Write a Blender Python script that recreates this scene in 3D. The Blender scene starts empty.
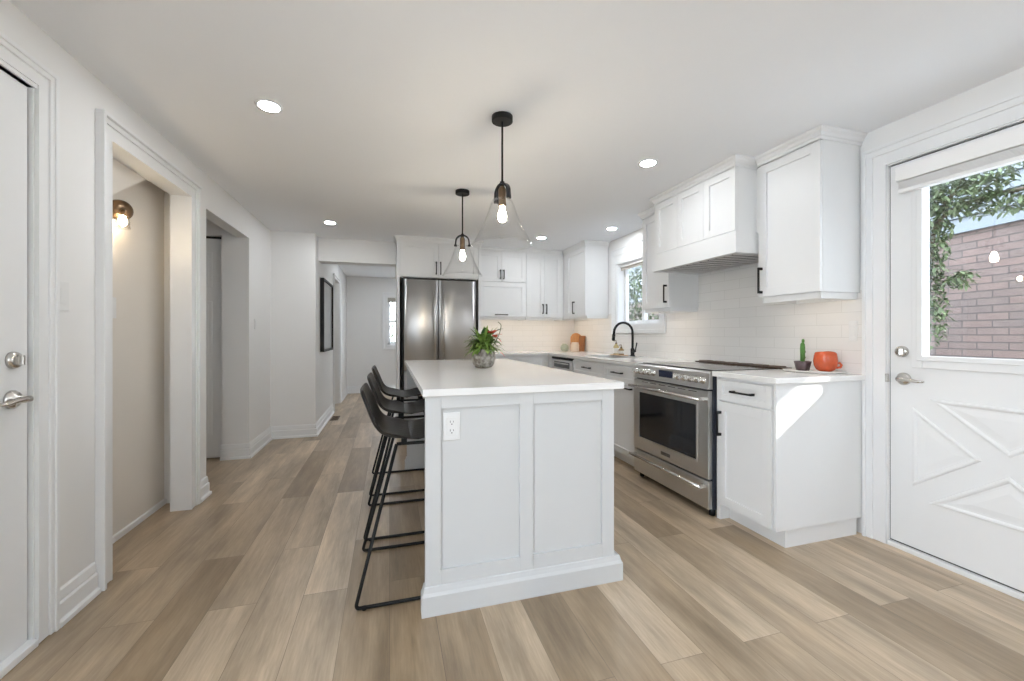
import bpy, bmesh, math, random
from mathutils import Vector, Matrix
random.seed(7)
S = bpy.context.scene
COL = S.collection
R = math.radians

# ---------------------------------------------------------------- camera
F_PX = 412.0
cam = bpy.data.cameras.new('camera')
cam.sensor_width = 36.0
cam.lens = F_PX * 36.0 / 1024.0
cam.shift_y = -(340.5 - 335.0) / 1024.0
cam.clip_start = 0.02
camo = bpy.data.objects.new('camera', cam)
COL.objects.link(camo)
camo.location = (0, 0, 1.14)
camo.rotation_euler = (R(90), 0, -math.atan(122.5 / F_PX))
S.camera = camo

# ---------------------------------------------------------------- world, sun, exposure
W = bpy.data.worlds.new('sky')
S.world = W
W.use_nodes = True
wn = W.node_tree
bgn = wn.nodes['Background']
tc = wn.nodes.new('ShaderNodeTexCoord')
sep = wn.nodes.new('ShaderNodeSeparateXYZ')
rmp = wn.nodes.new('ShaderNodeValToRGB')
wn.links.new(tc.outputs['Generated'], sep.inputs[0])
wn.links.new(sep.outputs['Z'], rmp.inputs[0])
rmp.color_ramp.elements[0].position = 0.0
rmp.color_ramp.elements[0].color = (0.93, 0.96, 1.0, 1)
rmp.color_ramp.elements[1].position = 0.7
rmp.color_ramp.elements[1].color = (0.78, 0.87, 1.0, 1)
wn.links.new(rmp.outputs[0], bgn.inputs['Color'])
bgn.inputs['Strength'].default_value = 9.4

sun = bpy.data.lights.new('sun', 'SUN')
sun.energy = 5.0
sun.angle = R(0.6)
sun.color = (1.0, 0.96, 0.9)
suno = bpy.data.objects.new('sun', sun)
COL.objects.link(suno)
sd = Vector((-0.32, 0.27, -0.222)).normalized()
suno.rotation_euler = sd.to_track_quat('-Z', 'Y').to_euler()
suno.location = (6, -3, 6)

S.view_settings.view_transform = 'Standard'
S.view_settings.look = 'None'
S.view_settings.exposure = 0.27
S.view_settings.gamma = 1.0
S.view_settings.use_curve_mapping = False
try:
    S.cycles.max_bounces = 10
    S.cycles.diffuse_bounces = 9
    S.cycles.glossy_bounces = 4
    S.cycles.transparent_max_bounces = 12
    S.cycles.caustics_reflective = False
    S.cycles.caustics_refractive = False
    S.cycles.sample_clamp_indirect = 4.0
    S.cycles.use_denoising = True
except Exception:
    pass
LAMP = 178.0      # radiance of the recessed ceiling lamps
BULB = 150.0      # radiance of the filament bulbs
STRIP = 14.0      # radiance of the under-cabinet strips

# ---------------------------------------------------------------- materials
MATS = {}
def mat(name, col, rough=0.5, metal=0.0, noise=0.0, nscale=20.0, bump=0.0, emit=None, estr=0.0, stretch=None, spec=0.5, coat=0.0):
    if name in MATS:
        return MATS[name]
    m = bpy.data.materials.new(name)
    m.use_nodes = True
    nt = m.node_tree
    b = nt.nodes['Principled BSDF']
    b.inputs['Base Color'].default_value = (*col, 1)
    b.inputs['Roughness'].default_value = rough
    b.inputs['Metallic'].default_value = metal
    b.inputs['Specular IOR Level'].default_value = spec
    b.inputs['Coat Weight'].default_value = coat
    if emit:
        b.inputs['Emission Color'].default_value = (*emit, 1)
        b.inputs['Emission Strength'].default_value = estr
    t = nt.nodes.new('ShaderNodeTexCoord')
    mp = nt.nodes.new('ShaderNodeMapping')
    nt.links.new(t.outputs['Object'], mp.inputs[0])
    if stretch:
        mp.inputs['Scale'].default_value = stretch
    n = nt.nodes.new('ShaderNodeTexNoise')
    n.inputs['Scale'].default_value = nscale
    n.inputs['Detail'].default_value = 4
    nt.links.new(mp.outputs[0], n.inputs['Vector'])
    mx = nt.nodes.new('ShaderNodeMixRGB')
    k = noise
    mx.inputs[1].default_value = (*[max(0, c * (1 - k)) for c in col], 1)
    mx.inputs[2].default_value = (*[min(1, c * (1 + k)) for c in col], 1)
    nt.links.new(n.outputs[0], mx.inputs[0])
    nt.links.new(mx.outputs[0], b.inputs['Base Color'])
    if bump:
        bp = nt.nodes.new('ShaderNodeBump')
        bp.inputs['Strength'].default_value = bump
        bp.inputs['Distance'].default_value = 0.01
        nt.links.new(n.outputs[0], bp.inputs['Height'])
        nt.links.new(bp.outputs[0], b.inputs['Normal'])
    MATS[name] = m
    return m

WALL = mat('wall_paint', (0.80, 0.80, 0.797), 0.7, noise=0.01, nscale=6)
CEIL = mat('ceiling_paint', (0.875, 0.895, 0.925), 0.85, noise=0.01, nscale=5)
TRIM = mat('trim_paint', (0.80, 0.81, 0.82), 0.35, noise=0.008)
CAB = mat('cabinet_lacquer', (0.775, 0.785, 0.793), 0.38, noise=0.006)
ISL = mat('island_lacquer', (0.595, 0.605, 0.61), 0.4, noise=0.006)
BEIGE = mat('niche_paint', (0.74, 0.70, 0.645), 0.75, noise=0.01)
BLACK = mat('black_metal', (0.018, 0.018, 0.02), 0.38, metal=0.6, noise=0.1)
MATBLACK = mat('matte_black', (0.008, 0.008, 0.008), 0.6, noise=0.1, spec=0.3)
BRONZE = mat('dark_bronze', (0.13, 0.085, 0.05), 0.35, metal=0.8, noise=0.2)
BRASS = mat('aged_brass_socket', (0.16, 0.11, 0.07), 0.4, metal=0.8, noise=0.2)
STEEL = mat('brushed_steel', (0.70, 0.70, 0.70), 0.27, metal=1.0, noise=0.05, nscale=12, stretch=(60, 60, 0.6))
STEELH = mat('range_steel', (0.70, 0.695, 0.685), 0.3, metal=1.0, noise=0.05, nscale=12, stretch=(1, 1, 80))
CHROME = mat('satin_nickel', (0.62, 0.60, 0.57), 0.2, metal=1.0, noise=0.03)
DARKSIDE = mat('dark_range_side', (0.03, 0.035, 0.05), 0.5, noise=0.1)
OVENGL = mat('oven_glass', (0.012, 0.013, 0.016), 0.06, noise=0.1, spec=0.6)
COOKTOP = mat('cooktop_glass', (0.02, 0.02, 0.022), 0.06, noise=0.1)
LEATHER = mat('dark_brown_leather', (0.011, 0.009, 0.0075), 0.45, noise=0.25, nscale=60, bump=0.2, spec=0.35)
WOODO = mat('acacia_wood', (0.45, 0.20, 0.06), 0.5, noise=0.35, nscale=8, stretch=(10, 10, 1))
WOODD = mat('walnut_wood', (0.26, 0.11, 0.04), 0.5, noise=0.3, nscale=8, stretch=(10, 10, 1))
TRAYW = mat('tray_wood', (0.5, 0.33, 0.19), 0.5, noise=0.2)
CERAM = mat('white_ceramic', (0.78, 0.76, 0.73), 0.3, noise=0.04)
SAGE = mat('sage_ceramic', (0.33, 0.35, 0.27), 0.5, noise=0.25, nscale=40)
BEIGEC = mat('beige_ceramic', (0.62, 0.50, 0.40), 0.5, noise=0.1)
AMBER = mat('amber_soap', (0.45, 0.36, 0.17), 0.2, noise=0.1)
AMBERD = mat('brown_soap', (0.26, 0.17, 0.07), 0.2, noise=0.1)
SOIL = mat('potting_soil', (0.03, 0.02, 0.014), 0.95, noise=0.5, nscale=60, bump=0.5)
GREEN = mat('leaf_green', (0.17, 0.27, 0.06), 0.45, noise=0.45, nscale=30)
GREEND = mat('leaf_dark_green', (0.035, 0.09, 0.03), 0.45, noise=0.4, nscale=25)
OUTLEAF = mat('outdoor_leaf', (0.085, 0.115, 0.05), 0.6, noise=0.6, nscale=14)
BARK = mat('bark', (0.12, 0.09, 0.06), 0.9, noise=0.4, nscale=30, bump=0.4)
CACT = mat('cactus_green', (0.07, 0.19, 0.035), 0.5, noise=0.4, nscale=40)
RED = mat('flower_red', (0.55, 0.06, 0.03), 0.4, noise=0.3, nscale=20)
ORANGE = mat('orange_glaze', (0.50, 0.085, 0.028), 0.18, noise=0.45, nscale=28, bump=0.3)
PURPLE = mat('dark_mottled_pot', (0.10, 0.07, 0.075), 0.4, noise=0.7, nscale=60)
PLASTIC = mat('white_plastic', (0.75, 0.755, 0.755), 0.3, noise=0.005)
SLOT = mat('socket_slot', (0.06, 0.06, 0.06), 0.6, noise=0.05)
BOUNCE_GROUND = mat('bounce_ground', (0.55, 0.54, 0.52), 0.95, noise=0.15, nscale=6)  # ground made pale to bounce daylight up onto the ceiling
SIDING = mat('grey_siding', (0.12, 0.14, 0.155), 0.6, noise=0.04)
SUNBLOCK = mat('sun_blocker_grey', (0.3, 0.3, 0.3), 0.7, noise=0.1)  # colour of the added sun blockers outside
BLIND = mat('blind_fabric', (0.85, 0.85, 0.85), 0.6, noise=0.01)
BADGE = mat('badge_dark', (0.06, 0.06, 0.065), 0.4, noise=0.05)
PRINT = mat('grey_print', (0.36, 0.37, 0.38), 0.10, noise=0.12, nscale=3)
EMW = mat('lamp_diffuser', (1, 1, 1), 0.5, emit=(0.93, 0.965, 1.0), estr=LAMP)
EMB = mat('bulb_filament_glow', (1, 0.9, 0.7), 0.3, emit=(1.0, 0.84, 0.63), estr=BULB)
EMS = mat('strip_diffuser', (1, 1, 1), 0.5, emit=(1.0, 0.80, 0.58), estr=STRIP)
DISP = mat('range_display', (0.02, 0.025, 0.05), 0.1, noise=0.1)

def aniso(m, a, rot):
    b = m.node_tree.nodes['Principled BSDF']
    b.inputs['Anisotropic'].default_value = a
    tg = m.node_tree.nodes.new('ShaderNodeTangent'); tg.direction_type = 'RADIAL'; tg.axis = 'Z'
    m.node_tree.links.new(tg.outputs[0], b.inputs['Tangent'])
    b.inputs['Anisotropic Rotation'].default_value = rot
aniso(STEEL, .95, .25)
STEEL.node_tree.nodes['Principled BSDF'].inputs['Roughness'].default_value = .34

def glassmat(name, tint=(1, 1, 1), base=0.04, edge=0.6, rough=0.0):
    m = bpy.data.materials.new(name)
    m.use_nodes = True
    nt = m.node_tree
    nt.nodes.remove(nt.nodes['Principled BSDF'])
    out = nt.nodes['Material Output']
    tr = nt.nodes.new('ShaderNodeBsdfTransparent')
    tr.inputs[0].default_value = (*tint, 1)
    gl = nt.nodes.new('ShaderNodeBsdfGlossy')
    gl.inputs['Roughness'].default_value = rough
    lw = nt.nodes.new('ShaderNodeLayerWeight')
    lw.inputs['Blend'].default_value = 0.25
    mr = nt.nodes.new('ShaderNodeMapRange')
    mr.inputs['To Min'].default_value = base
    mr.inputs['To Max'].default_value = edge
    mr.interpolation_type = 'SMOOTHERSTEP'
    nt.links.new(lw.outputs['Facing'], mr.inputs['Value'])
    mx = nt.nodes.new('ShaderNodeMixShader')
    nt.links.new(mr.outputs[0], mx.inputs[0])
    nt.links.new(tr.outputs[0], mx.inputs[1])
    nt.links.new(gl.outputs[0], mx.inputs[2])
    nt.links.new(mx.outputs[0], out.inputs[0])
    return m
PANE = glassmat('window_glass', (0.93, 0.95, 0.96), 0.05, 0.45)
SHADE = glassmat('clear_shade_glass', (0.993, 0.995, 0.995), 0.004, 0.40, 0.02)
FIXGL = glassmat('sconce_glass', (0.98, 0.97, 0.95), 0.05, 0.5, 0.05)

def brick_mat(name, swz, bw, rh, mortar, c1, c2, cm, rough, grain=None, bump=0.0, offset=0.5, spec=0.5, sub=0.0):
    """swz: which object axes feed the texture's (x, y), e.g. 'YX'."""
    m = bpy.data.materials.new(name)
    m.use_nodes = True
    nt = m.node_tree
    b = nt.nodes['Principled BSDF']
    b.inputs['Roughness'].default_value = rough
    b.inputs['Specular IOR Level'].default_value = spec
    t = nt.nodes.new('ShaderNodeTexCoord')
    sx = nt.nodes.new('ShaderNodeSeparateXYZ')
    cx = nt.nodes.new('ShaderNodeCombineXYZ')
    nt.links.new(t.outputs['Object'], sx.inputs[0])
    nt.links.new(sx.outputs[swz[0]], cx.inputs[0])
    nt.links.new(sx.outputs[swz[1]], cx.inputs[1])
    br = nt.nodes.new('ShaderNodeTexBrick')
    br.offset = offset
    br.inputs['Scale'].default_value = 1.0
    br.inputs['Brick Width'].default_value = bw
    br.inputs['Row Height'].default_value = rh
    br.inputs['Mortar Size'].default_value = mortar
    br.inputs['Mortar Smooth'].default_value = 0.2
    br.inputs['Bias'].default_value = 0.0
    br.inputs['Color1'].default_value = (*c1, 1)
    br.inputs['Color2'].default_value = (*c2, 1)
    br.inputs['Mortar'].default_value = (*cm, 1)
    nt.links.new(cx.outputs[0], br.inputs['Vector'])
    last = br.outputs['Color']
    if grain:
        for (sc, lo, hi, amt) in grain:
            mp = nt.nodes.new('ShaderNodeMapping')
            mp.inputs['Scale'].default_value = sc
            nt.links.new(cx.outputs[0], mp.inputs[0])
            # shift the grain per plank with the plank colour
            ad = nt.nodes.new('ShaderNodeVectorMath')
            ad.operation = 'MULTIPLY_ADD'
            nt.links.new(br.outputs['Color'], ad.inputs[0])
            ad.inputs[1].default_value = (37, 91, 13)
            nt.links.new(mp.outputs[0], ad.inputs[2])
            n = nt.nodes.new('ShaderNodeTexNoise')
            n.inputs['Scale'].default_value = 1.0
            n.inputs['Detail'].default_value = 5
            n.inputs['Roughness'].default_value = 0.6
            nt.links.new(ad.outputs[0], n.inputs['Vector'])
            rp = nt.nodes.new('ShaderNodeValToRGB')
            rp.color_ramp.elements[0].position = 0.3
            rp.color_ramp.elements[1].position = 0.7
            rp.color_ramp.elements[0].color = (*lo, 1)
            rp.color_ramp.elements[1].color = (*hi, 1)
            nt.links.new(n.outputs[0], rp.inputs[0])
            mx = nt.nodes.new('ShaderNodeMixRGB')
            mx.blend_type = 'MULTIPLY'
            mx.inputs[0].default_value = amt
            nt.links.new(last, mx.inputs[1])
            nt.links.new(rp.outputs[0], mx.inputs[2])
            last = mx.outputs[0]
    nt.links.new(last, b.inputs['Base Color'])
    if bump:
        bp = nt.nodes.new('ShaderNodeBump')
        bp.inputs['Strength'].default_value = bump
        bp.inputs['Distance'].default_value = 0.003
        bp.invert = True
        nt.links.new(br.outputs['Fac'], bp.inputs['Height'])
        nt.links.new(bp.outputs[0], b.inputs['Normal'])
    return m
FLOORM = brick_mat('plank_floor', 'YX', 1.22, 0.18, 0.0009, (0.44, 0.32, 0.195), (0.88, 0.715, 0.53), (0.24, 0.165, 0.10), 0.38,
                   grain=[((1.3, 6.5, 1), (0.44, 0.42, 0.385), (1.0, 1.0, 1.0), 0.95), ((2.6, 26, 1), (0.74, 0.71, 0.67), (1.0, 1.0, 1.0), 0.9), ((9, 130, 1), (0.78, 0.76, 0.73), (1, 1, 1), 0.9)], bump=0.15, offset=0.37, spec=0.75)
FLOORM.node_tree.nodes['Principled BSDF'].inputs['Coat Weight'].default_value = 0.28
FLOORM.node_tree.nodes['Principled BSDF'].inputs['Coat Roughness'].default_value = 0.36
TILER = brick_mat('backsplash_tile_side', 'YZ', 0.30, 0.075, 0.0015, (0.80, 0.79, 0.775), (0.77, 0.76, 0.745), (0.66, 0.65, 0.63), 0.22, bump=0.2)
TILEB = brick_mat('backsplash_tile_back', 'XZ', 0.30, 0.075, 0.0015, (0.80, 0.79, 0.775), (0.77, 0.76, 0.745), (0.66, 0.65, 0.63), 0.22, bump=0.2)
BRICK = brick_mat('pale_red_brick', 'YZ', 0.21, 0.060, 0.0045, (0.165, 0.115, 0.10), (0.13, 0.10, 0.09), (0.065, 0.055, 0.05), 0.9,
                  grain=[((9, 9, 1), (0.75, 0.75, 0.75), (1, 1, 1), 0.8)], bump=0.6)

def quartz():
    m = mat('white_quartz', (0.80, 0.795, 0.785), 0.12, noise=0.02, nscale=3)
    return m
QUARTZ = quartz()

def pot_mat():
    m = bpy.data.materials.new('ribbed_stone_pot')
    m.use_nodes = True
    nt = m.node_tree
    b = nt.nodes['Principled BSDF']
    t = nt.nodes.new('ShaderNodeTexCoord')
    n = nt.nodes.new('ShaderNodeTexNoise')
    n.inputs['Scale'].default_value = 45
    r = nt.nodes.new('ShaderNodeValToRGB')
    r.color_ramp.elements[0].color = (0.15, 0.13, 0.105, 1)
    r.color_ramp.elements[1].color = (0.36, 0.34, 0.31, 1)
    r.color_ramp.elements[0].position = 0.35
    r.color_ramp.elements[1].position = 0.65
    nt.links.new(t.outputs['Object'], n.inputs['Vector'])
    nt.links.new(n.outputs[0], r.inputs[0])
    nt.links.new(r.outputs[0], b.inputs['Base Color'])
    b.inputs['Roughness'].default_value = 0.6
    return m
POTM = pot_mat()

# ---------------------------------------------------------------- mesh helpers
def bx(bm, x0, x1, y0, y1, z0, z1, bev=0.0, M=None):
    r = bmesh.ops.create_cube(bm, size=1.0)
    vs = r['verts']
    for v in vs:
        v.co = Vector(((x0 + x1) / 2 + v.co.x * abs(x1 - x0), (y0 + y1) / 2 + v.co.y * abs(y1 - y0), (z0 + z1) / 2 + v.co.z * abs(z1 - z0)))
    if bev:
        es = list({e for v in vs for e in v.link_edges})
        q = bmesh.ops.bevel(bm, geom=es, offset=bev, segments=2, affect='EDGES', profile=0.5)
        vs = list({v for f in q['faces'] for v in f.verts} | {v for v in vs if v.is_valid})
    if M is not None:
        bmesh.ops.transform(bm, matrix=M, verts=vs)
    return vs

def frameM(o, u, n):
    u = Vector(u); n = Vector(n); z = Vector((0, 0, 1))
    m = Matrix((u, n, z)).transposed().to_4x4()
    m.translation = Vector(o)
    return m
def lathe(bm, prof, c=(0, 0, 0), seg=32, capt=True, capb=True, ax=None):
    """prof: list of (r, z). ax: optional direction replacing +Z."""
    rings = []
    M = Matrix.Identity(4)
    if ax is not None:
        M = Vector(ax).normalized().to_track_quat('Z', 'Y').to_matrix().to_4x4()
    c = Vector(c)
    for r, z in prof:
        rings.append([bm.verts.new(M @ Vector((r * math.cos(2 * math.pi * i / seg), r * math.sin(2 * math.pi * i / seg), z)) + c) for i in range(seg)])
    for a, b in zip(rings, rings[1:]):
        for i in range(seg):
            j = (i + 1) % seg
            f = bm.faces.new((a[i], a[j], b[j], b[i]))
            f.smooth = True
    if capb: bm.faces.new(list(reversed(rings[0])))
    if capt: bm.faces.new(rings[-1])
    return rings
def tube(bm, pts, r, seg=8, caps=True, radii=None):
    pts = [Vector(p) for p in pts]
    rings = []
    up = None
    for i, p in enumerate(pts):
        if i == 0: d = pts[1] - p
        elif i == len(pts) - 1: d = p - pts[i - 1]
        else: d = (pts[i + 1] - p).normalized() + (p - pts[i - 1]).normalized()
        d.normalize()
        if up is None:
            up = Vector((0, 0, 1)) if abs(d.z) < 0.9 else Vector((0, 1, 0))
        a = d.cross(up)
        if a.length < 1e-4: a = d.cross(Vector((1, 0, 0)))
        a.normalize()
        b = a.cross(d).normalized()
        up = b
        rr = radii[i] if radii else r
        rings.append([bm.verts.new(p + a * rr * math.cos(2 * math.pi * k / seg) + b * rr * math.sin(2 * math.pi * k / seg)) for k in range(seg)])
    for A, B in zip(rings, rings[1:]):
        for k in range(seg):
            j = (k + 1) % seg
            f = bm.faces.new((A[k], A[j], B[j], B[k])); f.smooth = True
    if caps:
        bm.faces.new(list(reversed(rings[0]))); bm.faces.new(rings[-1])
def arc_pts(corner_pts, rad=0.03, n=5):
    """round the corners of a polyline"""
    P = [Vector(p) for p in corner_pts]
    out = [P[0]]
    for i in range(1, len(P) - 1):
        a = (P[i - 1] - P[i]); b = (P[i + 1] - P[i])
        r = min(rad, a.length * .45, b.length * .45)
        p0 = P[i] + a.normalized() * r; p1 = P[i] + b.normalized() * r
        for k in range(n + 1):
            t = k / n
            out.append(p0 * (1 - t) ** 2 + P[i] * 2 * t * (1 - t) + p1 * t * t)
    out.append(P[-1])
    return out
def sweep(bm, path, prof, left=True):
    """sweep closed profile [(off, z)] along horizontal polyline path [(x,y)], mitred; off goes to the left of travel (or right)."""
    P = [Vector((p[0], p[1])) for p in path]
    rings = []
    for i in range(len(P)):
        ns = []
        for a, b in ((i - 1, i), (i, i + 1)):
            if a >= 0 and b < len(P):
                d = (P[b] - P[a]).normalized()
                ns.append(Vector((-d.y, d.x)) * (1 if left else -1))
        if len(ns) == 2:
            m = (ns[0] + ns[1]); m.normalize(); m = m / max(0.2, m.dot(ns[0]))
        else: m = ns[0]
        rings.append([bm.verts.new((P[i].x + m.x * o, P[i].y + m.y * o, z)) for o, z in prof])
    n = len(prof)
    for A, B in zip(rings, rings[1:]):
        for k in range(n):
            j = (k + 1) % n
            bm.faces.new((A[k], A[j], B[j], B[k]))
    bm.faces.new(list(reversed(rings[0]))); bm.faces.new(rings[-1])
def polyprism(bm, pts, M, t):
    """extrude polygon pts [(u,z)] in the local frame from n=0 to n=t"""
    a = [bm.verts.new(M @ Vector((u, 0, z))) for u, z in pts]
    b = [bm.verts.new(M @ Vector((u, t, z))) for u, z in pts]
    n = len(pts)
    for k in range(n):
        j = (k + 1) % n
        bm.faces.new((a[k], a[j], b[j], b[k]))
    bm.faces.new(list(reversed(a))); bm.faces.new(b)

def wloc(o):
    v = Vector((0, 0, 0))
    while o is not None:
        v += o.location; o = o.parent
    return v
def obj(name, bm, m, parent=None, recalc=True):
    if recalc:
        bmesh.ops.recalc_face_normals(bm, faces=bm.faces)
    if parent is not None:
        bmesh.ops.translate(bm, vec=-wloc(parent), verts=bm.verts)
    me = bpy.data.meshes.new(name)
    bm.to_mesh(me); bm.free()
    me.materials.append(m)
    o = bpy.data.objects.new(name, me)
    COL.objects.link(o)
    if parent is not None: o.parent = parent
    return o
def tag(o, label, cat, group=None, kind=None):
    o['label'] = label; o['category'] = cat
    if group: o['group'] = group
    if kind: o['kind'] = kind
    return o
def thing(name, label, cat, loc=(0, 0, 0), group=None):
    o = bpy.data.objects.new(name, None)
    o.empty_display_size = 0.05
    COL.objects.link(o); o.location = loc
    return tag(o, label, cat, group)
def struct(name, bm, m, label=None, parent=None):
    o = obj(name, bm, m, parent)
    if parent is None:
        o['kind'] = 'structure'
        o['label'] = label or name.replace('_', ' ')
        o['category'] = name.split('_')[0]
    return o
def sempty(name, label, loc):
    o = bpy.data.objects.new(name, None); COL.objects.link(o); o.location = loc
    o['kind'] = 'structure'; o['label'] = label; o['category'] = name.split('_')[0]
    return o
def B(): return bmesh.new()
def box(name, dims, m, parent=None, bev=0.0):
    b = B(); bx(b, *dims, bev=bev)
    return obj(name, b, m, parent)
def copy_tree(o, parent=None):
    c = o.copy(); COL.objects.link(c); c.parent = parent
    for ch in [k for k in bpy.data.objects if k.parent == o]:
        copy_tree(ch, c)
    return c

# ---------------------------------------------------------------- constants of the place
XL, XR, XH = -1.25, 2.60, -0.80
YB, YJ, YE, YF = 5.53, 5.08, 8.60, -3.0
ZC = 2.287
T = 0.105

# ---------------------------------------------------------------- room shell
b = B(); bx(b, -1.4, 2.75, YF - .15, YE + .15, -0.12, 0); bx(b, -2.6, -1.4, 1.9, YE + .15, -0.12, 0)
struct('floor', b, FLOORM, 'wood-look plank floor in mixed beige and brown running down the room')
b = B(); bx(b, -1.4, 2.75, YF - .15, YE + .15, ZC, ZC + .12); bx(b, -2.6, -1.4, 1.9, YE + .15, ZC, ZC + .12)
struct('ceiling', b, CEIL, 'flat white painted ceiling')

def wall_x(bm, x0, x1, y0, y1, z0, z1, holes):
    """wall slab spanning y, with holes [(ya,yb,za,zb)] sorted by y"""
    y = y0
    for ya, yb, za, zb in holes:
        if ya > y: bx(bm, x0, x1, y, ya, z0, z1)
        if za > z0: bx(bm, x0, x1, ya, yb, z0, za)
        if zb < z1: bx(bm, x0, x1, ya, yb, zb, z1)
        y = yb
    if y < y1: bx(bm, x0, x1, y, y1, z0, z1)
def wall_y(bm, y0, y1, x0, x1, z0, z1, holes):
    x = x0
    for xa, xb, za, zb in holes:
        if xa > x: bx(bm, x, xa, y0, y1, z0, z1)
        if za > z0: bx(bm, xa, xb, y0, y1, z0, za)
        if zb < z1: bx(bm, xa, xb, y0, y1, zb, z1)
        x = xb
    if x < x1: bx(bm, x, x1, y0, y1, z0, z1)

b = B(); wall_x(b, XL - T, XL, YF, YJ + T, 0, ZC, [(-1.2, 0.4, 0.12, 2.12), (1.0, 1.952, 0, 2.045), (2.363, 3.185, 0, 2.055), (3.43, 4.361, 0, 2.04)])
struct('wall_left', b, WALL, 'white left wall with a doorway and two cased openings')
b = B(); bx(b, XL, XH - 0.0, YJ, YJ + T, 0, ZC)
struct('wall_jog', b, WALL, 'short white wall facing the camera between the left wall and the hallway')
b = B(); wall_x(b, XH - T, XH, YJ + T, YE, 0, ZC, [(6.62, 7.38, 0, 2.0)])
struct('wall_hallway', b, WALL, 'white hallway wall that carries the framed picture')
b = B(); bx(b, -1.6, -1.5, 6.3, 7.7, 0, ZC); bx(b, -1.5, XH - T, 6.3, 6.4, 0, ZC); bx(b, -1.5, XH - T, 7.6, 7.7, 0, ZC)
struct('wall_side_room', b, WALL, 'wall of the side room past the hallway opening')
b = B(); wall_x(b, XR, XR + .14, YF, YE, 0, ZC, [(0.655, 1.567, 0, 2.06), (3.54, 4.34, 1.25, 1.98), (6.2, 7.6, 0.9, 2.0)])
struct('wall_right', b, WALL, 'white right wall with the back door and the window over the sink')
b = B(); wall_y(b, YB, YB + .12, 0.075, XR, 0, ZC, [])
struct('wall_back', b, WALL, 'wall behind the fridge and the far row of cabinets')
b = B(); bx(b, XH, 0.075, 5.28, 5.28 + .2, 2.01, ZC)
struct('wall_beam', b, WALL, 'white dropped beam over the hallway entrance')
b = B(); wall_y(b, YE, YE + .14, XH - T, XR, 0, ZC, [(-0.05, 0.75, 0.93, 1.90)])
struct('wall_far', b, WALL, 'far wall at the end of the hallway with a small window')
b = B(); wall_y(b, YF - .14, YF, XL - T, XR + .14, 0, ZC, [(-0.5, 0.7, 0.9, 2.15)])
struct('wall_front', b, WALL, 'wall behind the camera with an added window')

# niche behind the first opening
b = B(); bx(b, -1.56, -1.46, 2.05, 3.43, 0, ZC); bx(b, -1.46, XL - T, 1.98, 2.05, 0, ZC); 
struct('wall_niche', b, BEIGE, 'warm beige wall inside the first left opening')
b = B()
M = frameM((-1.46, 2.05, 0), (0, 1, 0), (1, 0, 0))
polyprism(b, [(0, 1.516), (1.243, 2.287), (0, 2.287)], M, -1.46 * -1 - 1.355)
struct('ceiling_niche', b, BEIGE, 'sloping underside of the stair above the niche')
b = B(); sweep(b, [(-1.46, 2.05), (-1.46, 3.43)], [(0, 0), (.012, 0), (.012, .03), (.006, .035), (0, .035)], left=False)
struct('baseboard_niche', b, TRIM, 'thin baseboard strip in the niche')
# small hall behind the second opening
b = B(); bx(b, -2.5, XL - T, 3.34, 3.43, 0, ZC); bx(b, -2.6, -2.5, 3.34, 4.6, 0, ZC)
bx(b, -1.47, XL - T, 4.361, 4.46, 0, ZC); bx(b, -2.5, -1.47, 4.361, 4.46, 2.045, ZC); bx(b, -2.5, -2.33, 4.361, 4.46, 0, 2.045); bx(b, -2.5, -1.3, 4.56, 4.62, 0, ZC)
struct('wall_side_hall', b, WALL, 'walls of the short side hall behind the second left opening')

# baseboards
BP = [(0, 0), (.026, 0), (.026, .018), (.015, .026), (.015, .085), (.008, .092), (.010, .100), (.007, .132), (0, .140)]
def baseboard(name, path, left, label):
    b = B(); sweep(b, path, BP, left); struct(name, b, TRIM, label)
baseboard('baseboard_left', [(XL, 2.035), (XL, 2.268)], False, 'white baseboard between the left door and the first opening')
b = B(); sweep(b, [(XL, 3.285), (XL, 3.43), (XL - .25, 3.43)], BP, False)
sweep(b, [(-1.475, 4.361), (XL, 4.361), (XL, YJ), (XH, YJ), (XH, 6.53)], BP, False)
sweep(b, [(XH, 7.47), (XH, YE), (-0.0, YE), (2.6, YE)], BP, False)
struct('baseboard_hallway', b, TRIM, 'white stepped baseboard turning round the jog wall into the hallway')
b = B(); sweep(b, [(XL, YF), (XL, -1.2)], BP, False); sweep(b, [(XL, .4), (XL, .9)], BP, False)
struct('baseboard_front', b, TRIM, 'white baseboard along the left wall behind the camera')
b = B(); sweep(b, [(XR, 0.56), (XR, YF)], BP, False)
struct('baseboard_right', b, TRIM, 'white baseboard on the right wall before the back door')

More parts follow.
